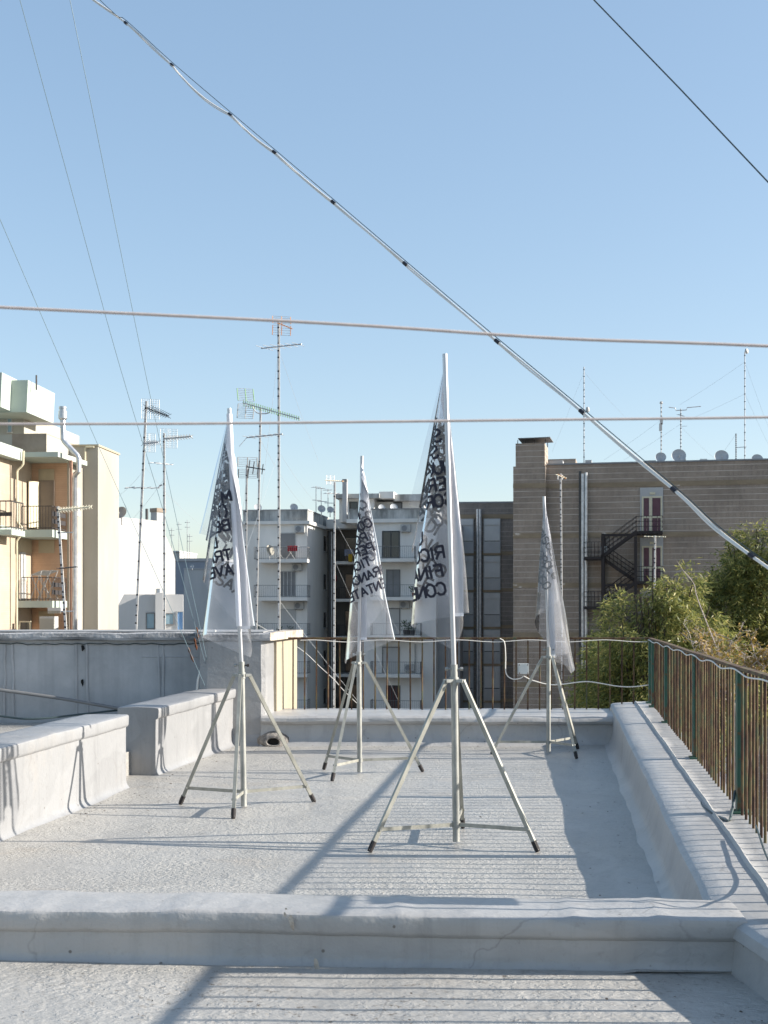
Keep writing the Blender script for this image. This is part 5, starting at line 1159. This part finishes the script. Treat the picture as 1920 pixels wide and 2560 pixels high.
# fire doors
for k, (yt, yh, yb) in enumerate(((1219, 1241, 1331), (1344, 1365, 1457), (1470, 1490, 1580), (1594, 1614, 1704))):
    du0, du1 = f6.u(1600, vK), f6.u(1658, vK); zt_, zh_, zb_ = z7(1630, yt), z7(1630, yh), z7(1630, yb)
    sur = MB(f6).box(du0, du1, vK-.06, vK-.032, zb_, zt_).build('door_surround', 'concrete_panel', bt)
    fr_ = MB(f6); w = (du1-du0)
    fr_.box(du0+.12, du0+.22, vK-.11, vK-.061, zb_, zh_); fr_.box(du1-.16, du1-.06, vK-.11, vK-.061, zb_, zh_); fr_.box(du0+.22, du1-.16, vK-.11, vK-.061, zh_-.10, zh_)
    mid = du0+w*0.46; fr_.box(mid-.09, mid+.09, vK-.11, vK-.061, zb_, zh_-.101)
    zm = zb_+1.0; fr_.box(du0+.22, mid-.091, vK-.108, vK-.061, zm-.05, zm+.05); fr_.box(mid+.091, du1-.16, vK-.108, vK-.061, zm-.05, zm+.05)
    fo = fr_.build('door_frame', 'frame_cream', bt)
    for a, b_ in ((du0+.22, mid-.09), (mid+.09, du1-.16)):
        for c_, d_ in ((zb_+.03, zm-.05), (zm+.05, zh_-.10)): MB(f6).box(a+.03, b_-.03, vK-.09, vK-.062, c_+.02, d_-.02).build('door_panel', 'door_purple', fo)
    MB(f6).box(du0+w*.42, du0+w*.66, vK-.12, vK-.061, zh_+.12, zh_+.27).build('emergency_lamp', 'frame_cream', sur)
# outside stair
es = fthing('fire_stair', 'dark steel zigzag outside stair against the brown tiled wall', 'stair', f6, f6.u(1550, vK-1), vK-1, GROUND)
vo, vi, vm = vK-2.2, vK-.15, vK-1.15
def pu(x, v=vo): return f6.u(x, v)
def pz(y, x=1550, v=vo): return f6.z(x, y, v)
for x0, x1 in ((1503, 1511), (1585, 1593)):
    MB(f6).box(pu(x0), pu(x1), vo, vo+.2, GROUND, pz(1333 if x0 < 1550 else 1342)).build('column', 'stair_steel', es)
    MB(f6).box(pu(x0), pu(x1), vi-.2, vi, GROUND, pz(1333 if x0 < 1550 else 1342)).build('column', 'stair_steel', es)
STOREY = pz(1333)-pz(1458)
def flight(xa, za, xb, zb_, v0, v1):
    ua, ub = pu(xa), pu(xb); d = 0.16
    mb = MB(f6)
    for v in (v0, v1-.06): mb.add([(ua, v, za-d), (ub, v, zb_-d), (ub, v, zb_+d*.6), (ua, v, za+d*.6), (ua, v+.06, za-d), (ub, v+.06, zb_-d), (ub, v+.06, zb_+d*.6), (ua, v+.06, za+d*.6)], [(0,1,2,3),(7,6,5,4),(0,4,5,1),(1,5,6,2),(2,6,7,3),(3,7,4,0)])
    fo = mb.build('stringer', 'stair_steel', es)
    n = 9; mb = MB(f6)
    for k in range(n): t_ = (k+.5)/n; u = ua+(ub-ua)*t_; z = za+(zb_-za)*t_; mb.box(u-.13, u+.13, v0+.061, v1-.061, z, z+.035)
    mb.build('treads', 'stair_steel', fo)
    mb = MB(f6)
    for v in (v0+.03, v1-.03):
        for h in (.35, .65, .95): mb.tube([(ua, v, za+h), (ub, v, zb_+h)], .018, 5)
        for k in range(n+1): t_ = k/n; u = ua+(ub-ua)*t_; z = za+(zb_-za)*t_; mb.tube([(u, v, z), (u, v, z+.95)], .012, 4)
    mb.build('handrail', 'stair_steel', fo)
def landing(x0, x1, z, v0, v1, left, right):
    ua, ub = pu(x0), pu(x1)
    lo_ = MB(f6).box(ua, ub, v0, v1, z-.18, z).build('landing', 'stair_steel', es)
    mb = MB(f6)
    for h in (.3, .62, .95):
        mb.tube([(ua, v0+.03, z+h), (ub, v0+.03, z+h)], .018, 5)
        if left: mb.tube([(ua+.02, v0, z+h), (ua+.02, v1, z+h)], .018, 5)
        if right: mb.tube([(ub-.02, v0, z+h), (ub-.02, v1, z+h)], .018, 5)
    for k in range(6): u = ua+(ub-ua)*k/5; mb.tube([(u, v0+.03, z), (u, v0+.03, z+.95)], .016, 4)
    mb.build('handrail', 'stair_steel', lo_)
zR = [pz(1328)-STOREY*k for k in range(4)]; zL = [pz(1391)-STOREY*k for k in range(4)]
for k in range(4):
    landing(1590, 1657, zR[k], vo, vi-.05, False, True); landing(1460, 1504, zL[k], vo, vi-.05, True, False)
    flight(1503, zL[k], 1592, zR[k]+.02, vo, vm)
    if k < 3: flight(1503, zL[k], 1592, zR[k+1], vm+.05, vi-.25)
    MB(f6).box(pu(1503), pu(1593), vo+.02, vo+.18, zR[k]-.32, zR[k]-.16).build('beam', 'stair_steel', es)
    bx2 = fthing('wall_lamp_box', ('white box on the upper stair landing', 'white box on the second stair landing', 'white box on the third stair landing', 'white box on the lowest stair landing')[k], 'box', f6, pu(1505), vi-.3, zL[k]+.3, 'white boxes on the stair')
    MB(f6).box(pu(1500), pu(1516), vi-.32, vi-.05, zL[k]+.25, zL[k]+.75).build('case', 'plastic_box', bx2); MB(f6).box(pu(1501), pu(1515), vi-.34, vi-.322, zL[k]+.28, zL[k]+.72).build('lid', 'frame_white', bx2)
# roof bits on the brown building
for x0, x1, y0, y1, dv, m_, nm in ((1373, 1407, 1151, 1163, 1.0, 'concrete_panel', 'skylight_kerb'), (1463, 1479, 1150, 1161, .8, 'concrete_panel', 'vent_stack'), (1612, 1640, 1151, 1158, .8, 'iron_grey', 'vent_stack'), (1750, 1768, 1147, 1153, .8, 'plastic_box', 'vent_stack')):
    MB(f6).box(f6.u(x0, vK+dv), f6.u(x1, vK+dv), vK+dv, vK+dv+1.2, zroof+.101, z7((x0+x1)/2, y0, vK+dv)).build(nm, m_, bt)
MB(f6).box(f6.u(1369, vK+10), f6.u(1440, vK+10), vK+9.5, vK+19.5, zroof+.102, zroof+1.55).build('unseen_shade_block', 'brown_tiles', bt)  # unseen block added to lift the shadow line on the balcony block flank
for x_, y_, r_, l_ in ((1697, 1139, .47, 'large grey dish behind the T shaped aerial on the brown roof'), (1703, 1149, .30, 'small dark dish in front of a larger one on the brown roof'), (1804, 1141, .45, 'lone grey dish on the brown roof between two thin masts'), (1893, 1149, .38, 'dish half sunk behind the brown roof edge, farthest along it'), (1652, 1143, .35, 'pale mesh dish on the brown roof beside a thin mast')):
    dish(f6.w((f6.u(x_, vK+1.5), vK+1.5, f6.z(x_, y_, vK+1.5))), (-0.15, -1, 0.35), r_, l_, 'dish_grey', h=0.7)

# ================================================================== ANTENNAS
def P2(x, y, Y): return at(x, y, Y)
def mast(lab_, x0, y0, x1, y1, Y, r, cat='antenna', ties=True, zbase=None, mat='mast_steel', group='rooftop antennas'):
    a, b_ = at(x0, y0, Y), at(x1, y1, Y)
    if zbase is not None: a = b_+(a-b_)*((b_.z-zbase)/(b_.z-a.z))
    t = thing('antenna_mast', lab_, cat, a, 0, group)
    MB().tube([a, b_], r, 8).build('mast', mat, t, True)
    if ties:
        mb = MB(); d = (b_-a); L = d.length; d.normalize(); s = 0.3
        while s < L-0.1: mb.tube([a+d*s, a+d*(s+r*1.6)], r*1.22, 6); s += 0.30*random.uniform(.5, 1.6)
        mb.build('cable_ties', 'tape_black', t)['kind'] = 'stuff'
        mb = MB(); mb.tube([a+Vector((r*1.3, -r*.5, 0)), b_+Vector((r*1.3, -r*.5, 0))], r*.4, 5); mb.build('coax_cable', 'cable_white', t)
    return t
def yagi(t, x0, y0, x1, y1, Y, dY, n, el, mat='antenna_alu', emat=None, rb=0.013, re=0.006, tilt=0.0, x_el=False):
    """boom between two photo points, its far end dY deeper; elements across it"""
    a, b_ = at(x0, y0, Y), at(x1, y1, Y+dY); d = (b_-a).normalized()
    MB().tube([a, b_], rb, 6).build('boom', mat, t)
    side = d.cross(Vector((0, 0, 1))).normalized(); upv = side.cross(d).normalized()
    mb = MB()
    for k in range(n):
        p = a.lerp(b_, (k+.5)/n); L = el*(1-0.35*k/n)/2
        if x_el:
            for s1 in (-1, 1):
                for s2 in (-1, 1): mb.tube([p, p+side*s1*L*.8+upv*s2*L*.55+d*0.04], re, 4)
        else:
            q_ = side*math.cos(tilt)+upv*math.sin(tilt); mb.tube([p-q_*L, p+q_*L], re, 4)
    mb.build('elements', emat or mat, t)
def grid(t, cx, cy, Y, w, h, yaw, mat, lean=0.0, rows=8, cols=0, r=0.006, fmat=None):
    """wire reflector panel"""
    c = at(cx, cy, Y); ex = Vector((math.cos(yaw), math.sin(yaw), 0)); ez = Vector((math.sin(lean)*-math.sin(yaw), math.sin(lean)*math.cos(yaw), math.cos(lean)))
    mb = MB()
    for k in range(rows): z = -h/2+h*k/(rows-1); mb.tube([c+ez*z-ex*w/2, c+ez*z+ex*w/2], r, 4)
    for k in range(cols): x_ = -w/2+w*k/(cols-1); mb.tube([c+ex*x_-ez*h/2, c+ex*x_+ez*h/2], r, 4)
    mb.build('reflector_grid', mat, t)
    mb = MB()
    for x_ in (-w/2, 0, w/2): mb.tube([c+ex*x_-ez*h/2, c+ex*x_+ez*h/2], r*1.9, 4)
    mb.build('reflector_frame', fmat or mat, t)
RZ = 0.3
m1 = mast('leaning mast with black toothed aerial and wire grids, nearest the white house', 339, 1580, 365, 1003, 30, 0.024, zbase=RZ)
grid(m1, 376, 1023, 30.2, 0.44, 0.5, 0.35, 'mast_steel', 0, 11, 9, 0.0035)
yagi(m1, 364, 1019, 421, 1040, 29.8, -0.9, 11, 0.30, 'antenna_black', x_el=True)
grid(m1, 374, 1107, 30.2, 0.28, 0.46, 0.3, 'mast_steel', 0, 10, 6, 0.0035)
yagi(m1, 357, 1109, 396, 1106, 29.9, -0.5, 8, 0.26, 'mast_steel', x_el=True)
yagi(m1, 313, 1219, 398, 1220, 29.9, 0.5, 4, 0.7, 'mast_steel')
MB().tube([at(396, 1220, 30.3), at(400, 1214, 30.3), at(406, 1212, 30.3)], 0.02, 6).build('bracket', 'mast_steel', m1)
m2 = mast('mast with white fishbone aerial pointing to the lettered flag', 411, 1580, 409.5, 1083, 33, 0.024, zbase=RZ)
grid(m2, 422, 1096, 33.2, 0.46, 0.52, 0.3, 'mast_steel', 0, 10, 6, 0.0035)
yagi(m2, 410, 1097, 479, 1091, 32.8, -0.6, 10, 0.26, 'frame_white', x_el=True, rb=0.02, re=0.009)
yagi(m2, 375, 1156, 433, 1162, 32.9, 0.6, 3, 0.5, 'antenna_alu')
m3 = mast('tallest mast with orange tipped grid aerial on top', 697, 1582, 696, 800, 38, 0.030, zbase=RZ)
grid(m3, 704, 800, 38.2, 0.58, 0.26, 0.25, 'mast_steel', 0.35, 5, 0, 0.006, 'antenna_orange'); grid(m3, 704, 826, 38.2, 0.58, 0.30, 0.25, 'mast_steel', -0.35, 5, 0, 0.006, 'antenna_orange')
yagi(m3, 696, 808, 730, 822, 37.8, -0.6, 6, 0.22, 'antenna_orange')
yagi(m3, 653, 871, 754, 860, 37.9, -0.9, 6, 0.85, 'antenna_alu', rb=0.02, re=0.009)
m4 = mast('mast with long green aerial and two tilted grids, behind the bracket flag', 640, 1582, 651, 1018, 30, 0.020, zbase=RZ)
grid(m4, 614, 987, 29.7, 0.40, 0.36, 0.3, 'antenna_alu', 0.45, 8, 0, 0.006, 'antenna_green'); grid(m4, 614, 1028, 29.7, 0.40, 0.36, 0.3, 'antenna_alu', -0.45, 8, 0, 0.006, 'antenna_alu')
yagi(m4, 607, 1007, 750, 1047, 29.8, -1.4, 26, 0.17, 'antenna_alu', 'antenna_green', rb=0.016, re=0.010, tilt=1.2)
MB().tube(spline([at(630, 1013, 29.7), at(640, 1030, 29.7), at(655, 1034, 29.7), at(672, 1032, 29.7), at(678, 1022, 29.7)], 4), 0.016, 6).build('bracket', 'antenna_alu', m4, True)
yagi(m4, 617, 1094, 706, 1085, 29.9, -0.6, 6, 0.55, 'mast_steel', rb=0.016)
MB().tube([at(617, 1094, 29.9), at(598, 1116, 29.9)], 0.008, 5).build('stub', 'antenna_alu', m4)
m5 = mast('short mast with black edged double grid beside the bracket flag', 612.5, 1580, 616.5, 1163, 30, 0.020, zbase=RZ)
grid(m5, 619, 1155, 29.9, 0.48, 0.25, 0.15, 'antenna_alu', 0.3, 6, 0, 0.006, 'antenna_black'); grid(m5, 620, 1184, 29.9, 0.48, 0.22, 0.15, 'antenna_alu', -0.3, 6, 0, 0.006, 'antenna_black')
yagi(m5, 617, 1167, 662, 1174, 29.6, -0.4, 4, 0.34, 'antenna_black', tilt=1.57, rb=0.015, re=0.012)
m6 = mast('mast rising beyond the thin railing with a tan aerial and pale mesh', 834.7, 1763, 836, 1205, 33, 0.022, zbase=-2.35)
grid(m6, 826, 1200, 33.2, 0.22, 0.26, 0.2, 'antenna_alu', 0, 7, 7, 0.003)
yagi(m6, 818, 1201, 857, 1203, 32.9, -0.5, 8, 0.22, 'antenna_orange', 'antenna_cream', rb=0.018, re=0.012)
yagi(m6, 812, 1233, 848, 1234, 33, 0.3, 3, 0.4, 'antenna_alu')
m7 = mast('mast in front of the peach balconies with pale fishbone aerial', 164, 1577, 144, 1266, 44, 0.040, zbase=0.1)
yagi(m7, 144, 1276, 228, 1267, 44, -0.5, 12, 0.36, 'antenna_cream', x_el=True, rb=0.025, re=0.014)
yagi(m7, 149, 1421, 191, 1417, 44, -0.6, 6, 0.4, 'antenna_black', rb=0.025, re=0.012)
yagi(m7, 143, 1332, 183, 1331, 44, 0.0, 2, 0.3, 'mast_steel', rb=0.025)
yagi(m7, 152, 1529, 184, 1528, 44, 0.0, 2, 0.3, 'mast_steel', rb=0.025)
m8 = mast('thin mast before the brown tiles with small orange aerial top', 1405.5, 1710, 1401, 1184, 58, 0.035, zbase=-4.35)
yagi(m8, 1394, 1186, 1414, 1196, 58, -0.4, 4, 0.4, 'antenna_orange', 'antenna_cream', rb=0.03, re=0.018)
grid(m8, 1400, 1193, 58.2, 0.22, 0.22, 0.2, 'mast_steel', 0, 3, 2, 0.012)
m9 = mast('short mast before the purple doors with cream crossbar aerial', 1635, 1580, 1637, 1339, 52, 0.032, zbase=-4.35)
yagi(m9, 1610, 1341, 1664, 1342, 52, -0.5, 6, 0.35, 'antenna_cream', rb=0.025, re=0.012)
YB = 83.0
def roofmast(lab_, x_, ytop, ybot, knobs=True):
    t = mast(lab_, x_, ybot, x_, ytop, YB, 0.035, mat='mast_steel', ties=False, zbase=zroof+.0)
    mb = MB(); a = at(x_, ybot, YB); b_ = at(x_, ytop, YB); 
    for k in range(14): p = a.lerp(b_, (k+.5)/14); mb.tube([p, p+Vector((0, 0, .06))], .05, 6)
    mb.build('cable_ties', 'tape_black', t)['kind'] = 'stuff'; return t
r1 = roofmast('bare thin roof mast over the twin flue pipes', 1460, 917, 1152)
MB().lathe([(0.0, -.2), (.12, -.15), (.14, 0), (.1, .16), (0, .2)], at(1469, 1024, 82.8), (0, 0, 1), 10).build('radome', 'frame_white', r1, True)
r2 = roofmast('roof mast topped with a small round radome and white boxes', 1653, 1005, 1150)
MB().lathe([(0.0, -.1), (.1, -.06), (.11, .05), (0, .1)], at(1653, 1007, 82.8), (0, -1, 0), 10).build('radome', 'frame_white', r2, True)
for y_ in (1053, 1068): p = at(1653-(y_ > 1060)*2, y_, 82.8); MB().box(p.x-.07, p.x+.07, 82.6, 82.9, p.z-.25, p.z+.25).build('radio_box', 'frame_white', r2)
r3 = roofmast('roof mast with a wide cranked T aerial', 1702, 1022, 1150)
MB().tube([at(1672, 1018, YB), at(1688, 1020, YB), at(1690, 1026, YB), at(1716, 1025, YB), at(1718, 1019, YB), at(1752, 1016, YB)], .03, 6).build('crossbar', 'mast_steel', r3)
yagi(r3, 1695, 1036, 1710, 1041, YB-.2, -.6, 7, .35, 'antenna_black'); yagi(r3, 1702, 1066, 1718, 1065, YB, -.2, 2, .2, 'mast_steel')
r4 = roofmast('tallest thin roof mast with a white tilted radome', 1862, 880, 1150)
MB().lathe([(0.0, -.12), (.16, -.06), (.2, .05), (.12, .12), (0, .13)], at(1866, 878, 82.8), (1, -.5, .2), 12).build('radome', 'frame_white', r4, True)
r5 = roofmast('short roof mast with one side arm next to the tallest one', 1840, 1084, 1150)
MB().tube([at(1840, 1119, YB), at(1866, 1117, YB)], .025, 6).build('side_arm', 'mast_steel', r5)
# far aerials on the skyline
for i, (x_, yt, yb) in enumerate(((429, 1320, 1385), (447, 1305, 1400), (468, 1300, 1398), (474, 1335, 1398))):
    t = mast(('far thin aerial over the white house shoulder', 'far thin aerial above the little white house', 'taller far aerial above the blue grey roof', 'far double barred aerial above the blue grey roof')[i], x_, yb, x_, yt, 124 if i > 1 else 141, 0.03, ties=False, zbase=(z3(470, 1396, 122) if i > 1 else z3(440, 1377, 140)))
    for y_ in (yt+6, yt+18): yagi(t, x_-6, y_, x_+7, y_, 124 if i > 1 else 141, 0.2, 3, .5, 'dish_grey', rb=.03, re=.02)
for i, (x_, yt) in enumerate(((803, 1218), (790, 1215), (820, 1222))):
    t = mast(('rake shaped aerial on the block roof by the paired dishes', 'rake shaped aerial at the block roof edge', 'thin aerial next to the chimney on the block roof')[i], x_, 1275, x_, yt, 98, 0.03, ties=False, zbase=z4(690, 1276))
    yagi(t, x_-11, yt+3, x_+10, yt+3, 98, .3, 5, .7, 'antenna_alu', rb=.03, re=.018); yagi(t, x_-9, yt+35, x_+14, yt+36, 98, .2, 4, .6, 'antenna_alu', rb=.03, re=.018)
# faint guy lines between masts and roofs
GL = [((365, 1170, 30), (290, 1245, 36)), ((365, 1170, 30), (450, 1265, 36)), ((409, 1200, 33), (330, 1300, 36)), ((409, 1230, 33), (560, 1360, 38)), ((696, 880, 38), (650, 1270, 42)), ((699, 880, 38), (795, 1150, 45)), ((697, 1130, 38), (790, 1260, 45)), ((697, 1130, 38), (600, 1420, 36)),
      ((1460, 930, YB), (1380, 1130, YB+3)), ((1653, 1050, YB), (1510, 1150, YB+2)), ((1702, 1060, YB), (1560, 1150, YB+2)), ((1862, 905, YB), (1700, 1012, YB+2)), ((1862, 905, YB), (1925, 1080, YB+2)), ((1862, 985, YB), (1925, 1120, YB+2)), ((1862, 985, YB), (1720, 1050, YB+2)), ((1700, 1065, YB), (1790, 1150, YB+2)), ((1840, 1085, YB), (1812, 1125, YB)), ((836, 1300, 33), (1010, 1600, 40)), ((836, 1400, 33), (1000, 1760, 38)), ((697, 1500, 38), (900, 1760, 38)), ((1460, 930, YB), (1560, 1040, YB+4)), ((651, 1100, 30), (760, 1270, 42)), ((616, 1200, 30), (590, 1420, 36))]
for i, (a, b_) in enumerate(GL):
    a, b_ = at(*a), at(*b_); m_ = a.lerp(b_, .5)-Vector((0, 0, (b_-a).length*.01))
    tag(MB().tube(spline([a, m_, b_], 4), 0.006 if a.y > 60 else 0.0035, 4).build('stay_line', 'faint_wire', origin=a), ('thin pale stay line of the masts behind the stained wall' if i < 8 or i > 20 else 'thin pale stay line over the brown tiled roof' if i < 17 or i == 20 else 'thin pale stay line slanting down beyond the thin railing'), 'wire', 'pale antenna stay lines')
tag(MB().tube(spline([at(640, 1560, 22), at(747, 1620, 22), at(800, 1667, 22), at(836, 1700, 22), at(860, 1727, 22), at(910, 1775, 22)], 5), 0.0065, 6).build('hanging_cable', 'cable_white', smooth=True, origin=at(747, 1620, 22)), 'white cable hanging slantwise beyond the thin railing', 'cable')

# ================================================================== TREES
def leaves(mb, p, d, L, w):
    s = d.orthogonal().normalized(); s.rotate(Matrix.Rotation(random.uniform(0, 6.28), 3, d)); 
    m = p+d*L*.45
    b = len(mb.v); mb.v += [p, m+s*w, p+d*L, m-s*w]; mb.f.append((b, b+1, b+2, b+3))
def crown(lobes, clumps, per, L, w, droop=0.6):
    mb = MB()
    tot = sum(l[3]*l[4]*l[5] for l in lobes)
    for (x, y, z, rx, ry, rz) in lobes:
        n = int(clumps*rx*ry*rz/tot); c = Vector((x, y, z))
        for _ in range(n):
            while True:
                q_ = Vector((random.uniform(-1, 1), random.uniform(-1, 1), random.uniform(-1, 1)))
                if 0.05 < q_.length < 1: break
            q_ = q_.normalized()*(q_.length**0.45)
            if noise.noise(Vector((c.x+q_.x*rx, c.y+q_.y*ry, c.z+q_.z*rz))*1.1) < -0.18: continue
            p = c+Vector((q_.x*rx, q_.y*ry, q_.z*rz)); out = Vector((q_.x, q_.y, q_.z*.5+.25)).normalized()
            tw_ = out*random.uniform(.18, .62)
            for k in range(per):
                t_ = random.random(); pp_ = p+tw_*t_+Vector((0, 0, -.22*t_*t_))+Vector((random.gauss(0, .05), random.gauss(0, .05), random.gauss(0, .05)))
                d = (out*.6+Vector((random.gauss(0, .55), random.gauss(0, .55), random.gauss(-droop, .45)))).normalized()
                leaves(mb, pp_, d, L*random.uniform(.6, 1.25), w*random.uniform(.7, 1.2))
    return mb
def tree(lab_, basep, lobes, clumps, per, L, w, mat, trunk_r=.22, group='feathery trees beyond the railing'):
    t = thing('tree', lab_, 'tree', basep, 0, group)
    mb = MB(); b0 = Vector(basep); top = Vector((sum(l[0] for l in lobes)/len(lobes), sum(l[1] for l in lobes)/len(lobes), min(l[2]-l[5]*.6 for l in lobes)))
    tr_ = spline([b0, b0.lerp(top, .4)+Vector((.3, 0, 0)), b0.lerp(top, .75)+Vector((-.2, .1, 0)), top], 4)
    mb.tube(tr_, [trunk_r*(1-.5*i/(len(tr_)-1)) for i in range(len(tr_))], 9)
    for l in lobes:
        c = Vector(l[:3])
        for k in range(4):
            e = c+Vector((random.uniform(-.7, .7)*l[3], random.uniform(-.7, .7)*l[4], random.uniform(0, .75)*l[5])); st_ = tr_[random.randrange(len(tr_)//2, len(tr_))]
            br = spline([st_, st_.lerp(e, .5)+Vector((random.uniform(-.2, .2), random.uniform(-.2, .2), .15)), e], 5); mb.tube(br, [.07*(1-.8*i/(len(br)-1)) for i in range(len(br))], 6)
    mb.build('trunk', 'bark', t, True)
    crown(lobes, clumps, per, L, w).build('crown', mat, t)
    return t
def lob(x, y, Y, rpx, rz=None, ry=None): p = at(x, y, Y); r = rpx*Y/F; return (p.x, Y, p.z, r, ry or r*.9, (rz*Y/F if rz else r))
YT = 31
tree('olive green feathery tree rising above the close barred railing corner', (at(1660, 0, YT).x, YT, GROUND), [lob(1640, 1500, YT, 62, 62), lob(1590, 1560, YT, 76, 76), lob(1700, 1470, YT, 50, 45), lob(1690, 1590, YT, 85, 90), lob(1540, 1640, YT+1, 60, 70), lob(1605, 1500, YT, 30, 34), lob(1680, 1490, YT, 45, 38), lob(1740, 1560, YT, 65, 70), lob(1640, 1700, YT, 130, 90), lob(1520, 1720, YT+1, 70, 80), lob(1760, 1700, YT, 110, 110), lob(1620, 1840, YT, 160, 120)], 5200, 14, 0.19, 0.016, 'leaf_olive')
YT2 = 34
tree('taller feathery green tree behind the dry twiggy shrub', (at(1880, 0, YT2).x, YT2, GROUND), [lob(1890, 1400, YT2, 62, 62), lob(1850, 1450, YT2, 60, 70), lob(1800, 1440, YT2, 40, 46), lob(1930, 1470, YT2, 90, 100), lob(1850, 1550, YT2, 95, 90), lob(1785, 1500, YT2, 45, 50), lob(1960, 1600, YT2, 110, 110), lob(1860, 1680, YT2, 110, 110), lob(1830, 1385, YT2, 28, 26), lob(1890, 1345, YT2, 26, 30), lob(1990, 1380, YT2, 70, 80)], 5200, 14, 0.19, 0.016, 'leaf_olive')
tree('dark lower tree seen through the thin railing bars', (at(1560, 0, 37).x, 37, GROUND), [lob(1540, 1640, 37, 60, 60), lob(1580, 1720, 37, 95, 80), lob(1500, 1760, 37, 60, 70), lob(1660, 1740, 37, 100, 90)], 3000, 12, 0.17, 0.015, 'leaf_deep')
# dry twiggy shrub
sh = thing('dry_shrub', 'bare pale twiggy shrub with a few yellow leaves before the taller tree', 'shrub', (at(1835, 0, 23).x, 23, GROUND))
mb = MB(); lf = MB()
def twig(p, d, L, r, depth):
    pts = [p]; 
    n = 6
    for k in range(n):
        d = (d+Vector((random.gauss(0, .16), random.gauss(0, .16), random.gauss(-.02, .14)))).normalized(); pts.append(pts[-1]+d*L/n)
    mb.tube(pts, [r*(1-.6*k/n) for k in range(n+1)], 5 if depth < 2 else 4)
    if depth >= 2 and pts[-1].z < at(0, 1560, 23).z:
        for k in range(4):
            if random.random() < .55: leaves(lf, random.choice(pts), Vector((random.gauss(0, 1), random.gauss(0, 1), random.gauss(-.3, .6))).normalized(), .09, .016)
    if depth < 4:
        for k in range(3 if depth else 6):
            i = random.randrange(1, n+1)
            twig(pts[i], (d+Vector((random.gauss(0, .75), random.gauss(0, .6), random.gauss(.05, .5)))).normalized(), L*random.uniform(.42, .66), r*.62, depth+1)
base_ = at(1835, 1760, 23)
mb.tube([Vector((base_.x, 23, GROUND)), Vector((base_.x+.2, 23, -6)), base_], [.12, .07, .035], 7)
for dx, dz, L in ((-.75, .85, 1.0), (-.25, 1, 1.1), (.15, 1, 1.05), (.5, .8, .9), (-.5, 1.1, 1.2)): twig(base_, Vector((dx, random.uniform(-.3, .3), dz)).normalized(), L, .022, 0)
mb.tube(spline([at(1800, 1640, 23), at(1745, 1500, 23), at(1735, 1460, 23), at(1712, 1432, 23), at(1692, 1402, 23)], 4), [.013-.0006*k for k in range(17)], 5)
mb.tube(spline([at(1730, 1450, 23), at(1706, 1426, 23), at(1690, 1432, 23)], 4), .005, 4)
mb.build('branches', 'twig_pale', sh, True); lf.build('leaves', 'leaf_yellow', sh)

# ------------------------------------------------------------------ blown litter on the roof
mb = MB()
def bit(x, y, L, w, z=0.012):
    a = random.uniform(0, 6.28); d = Vector((math.cos(a), math.sin(a), random.uniform(-.15, .3))); n = Vector((-math.sin(a), math.cos(a), random.uniform(-.3, .3)))
    p = Vector((x, y, z)); mb.add([p, p+d*L*.5+n*w, p+d*L, p+d*L*.5-n*w+Vector((0, 0, w*.5))], [(0, 1, 2, 3)])
for _ in range(420):
    r = random.random()
    if r < .4: Y_ = random.uniform(7.2, 11.7); bit(-3.13+T*Y_+random.expovariate(5), Y_, random.uniform(.012, .035), random.uniform(.002, .005))
    elif r < .6: Y_ = 11.74-random.expovariate(6); bit(random.uniform(-1.5, 2.0), Y_, random.uniform(.012, .03), random.uniform(.002, .005))
    elif r < .75: Y_ = random.uniform(5, 11.5); bit(side_in(Y_)-.16-random.expovariate(5), Y_, random.uniform(.01, .03), random.uniform(.002, .005), .02)
    elif r < .9: bit(random.uniform(-2, 1.3), random.uniform(3.4, 4.5), random.uniform(.008, .02), random.uniform(.002, .005))
    else: bit(random.uniform(-2, 1.6), random.uniform(5, 11.5), random.uniform(.01, .025), random.uniform(.002, .005))
lt_ = mb.build('roof_litter', 'bark'); lt_['kind'] = 'stuff'; lt_['label'] = 'dry leaf bits and grit blown over the roof'; lt_['category'] = 'litter'
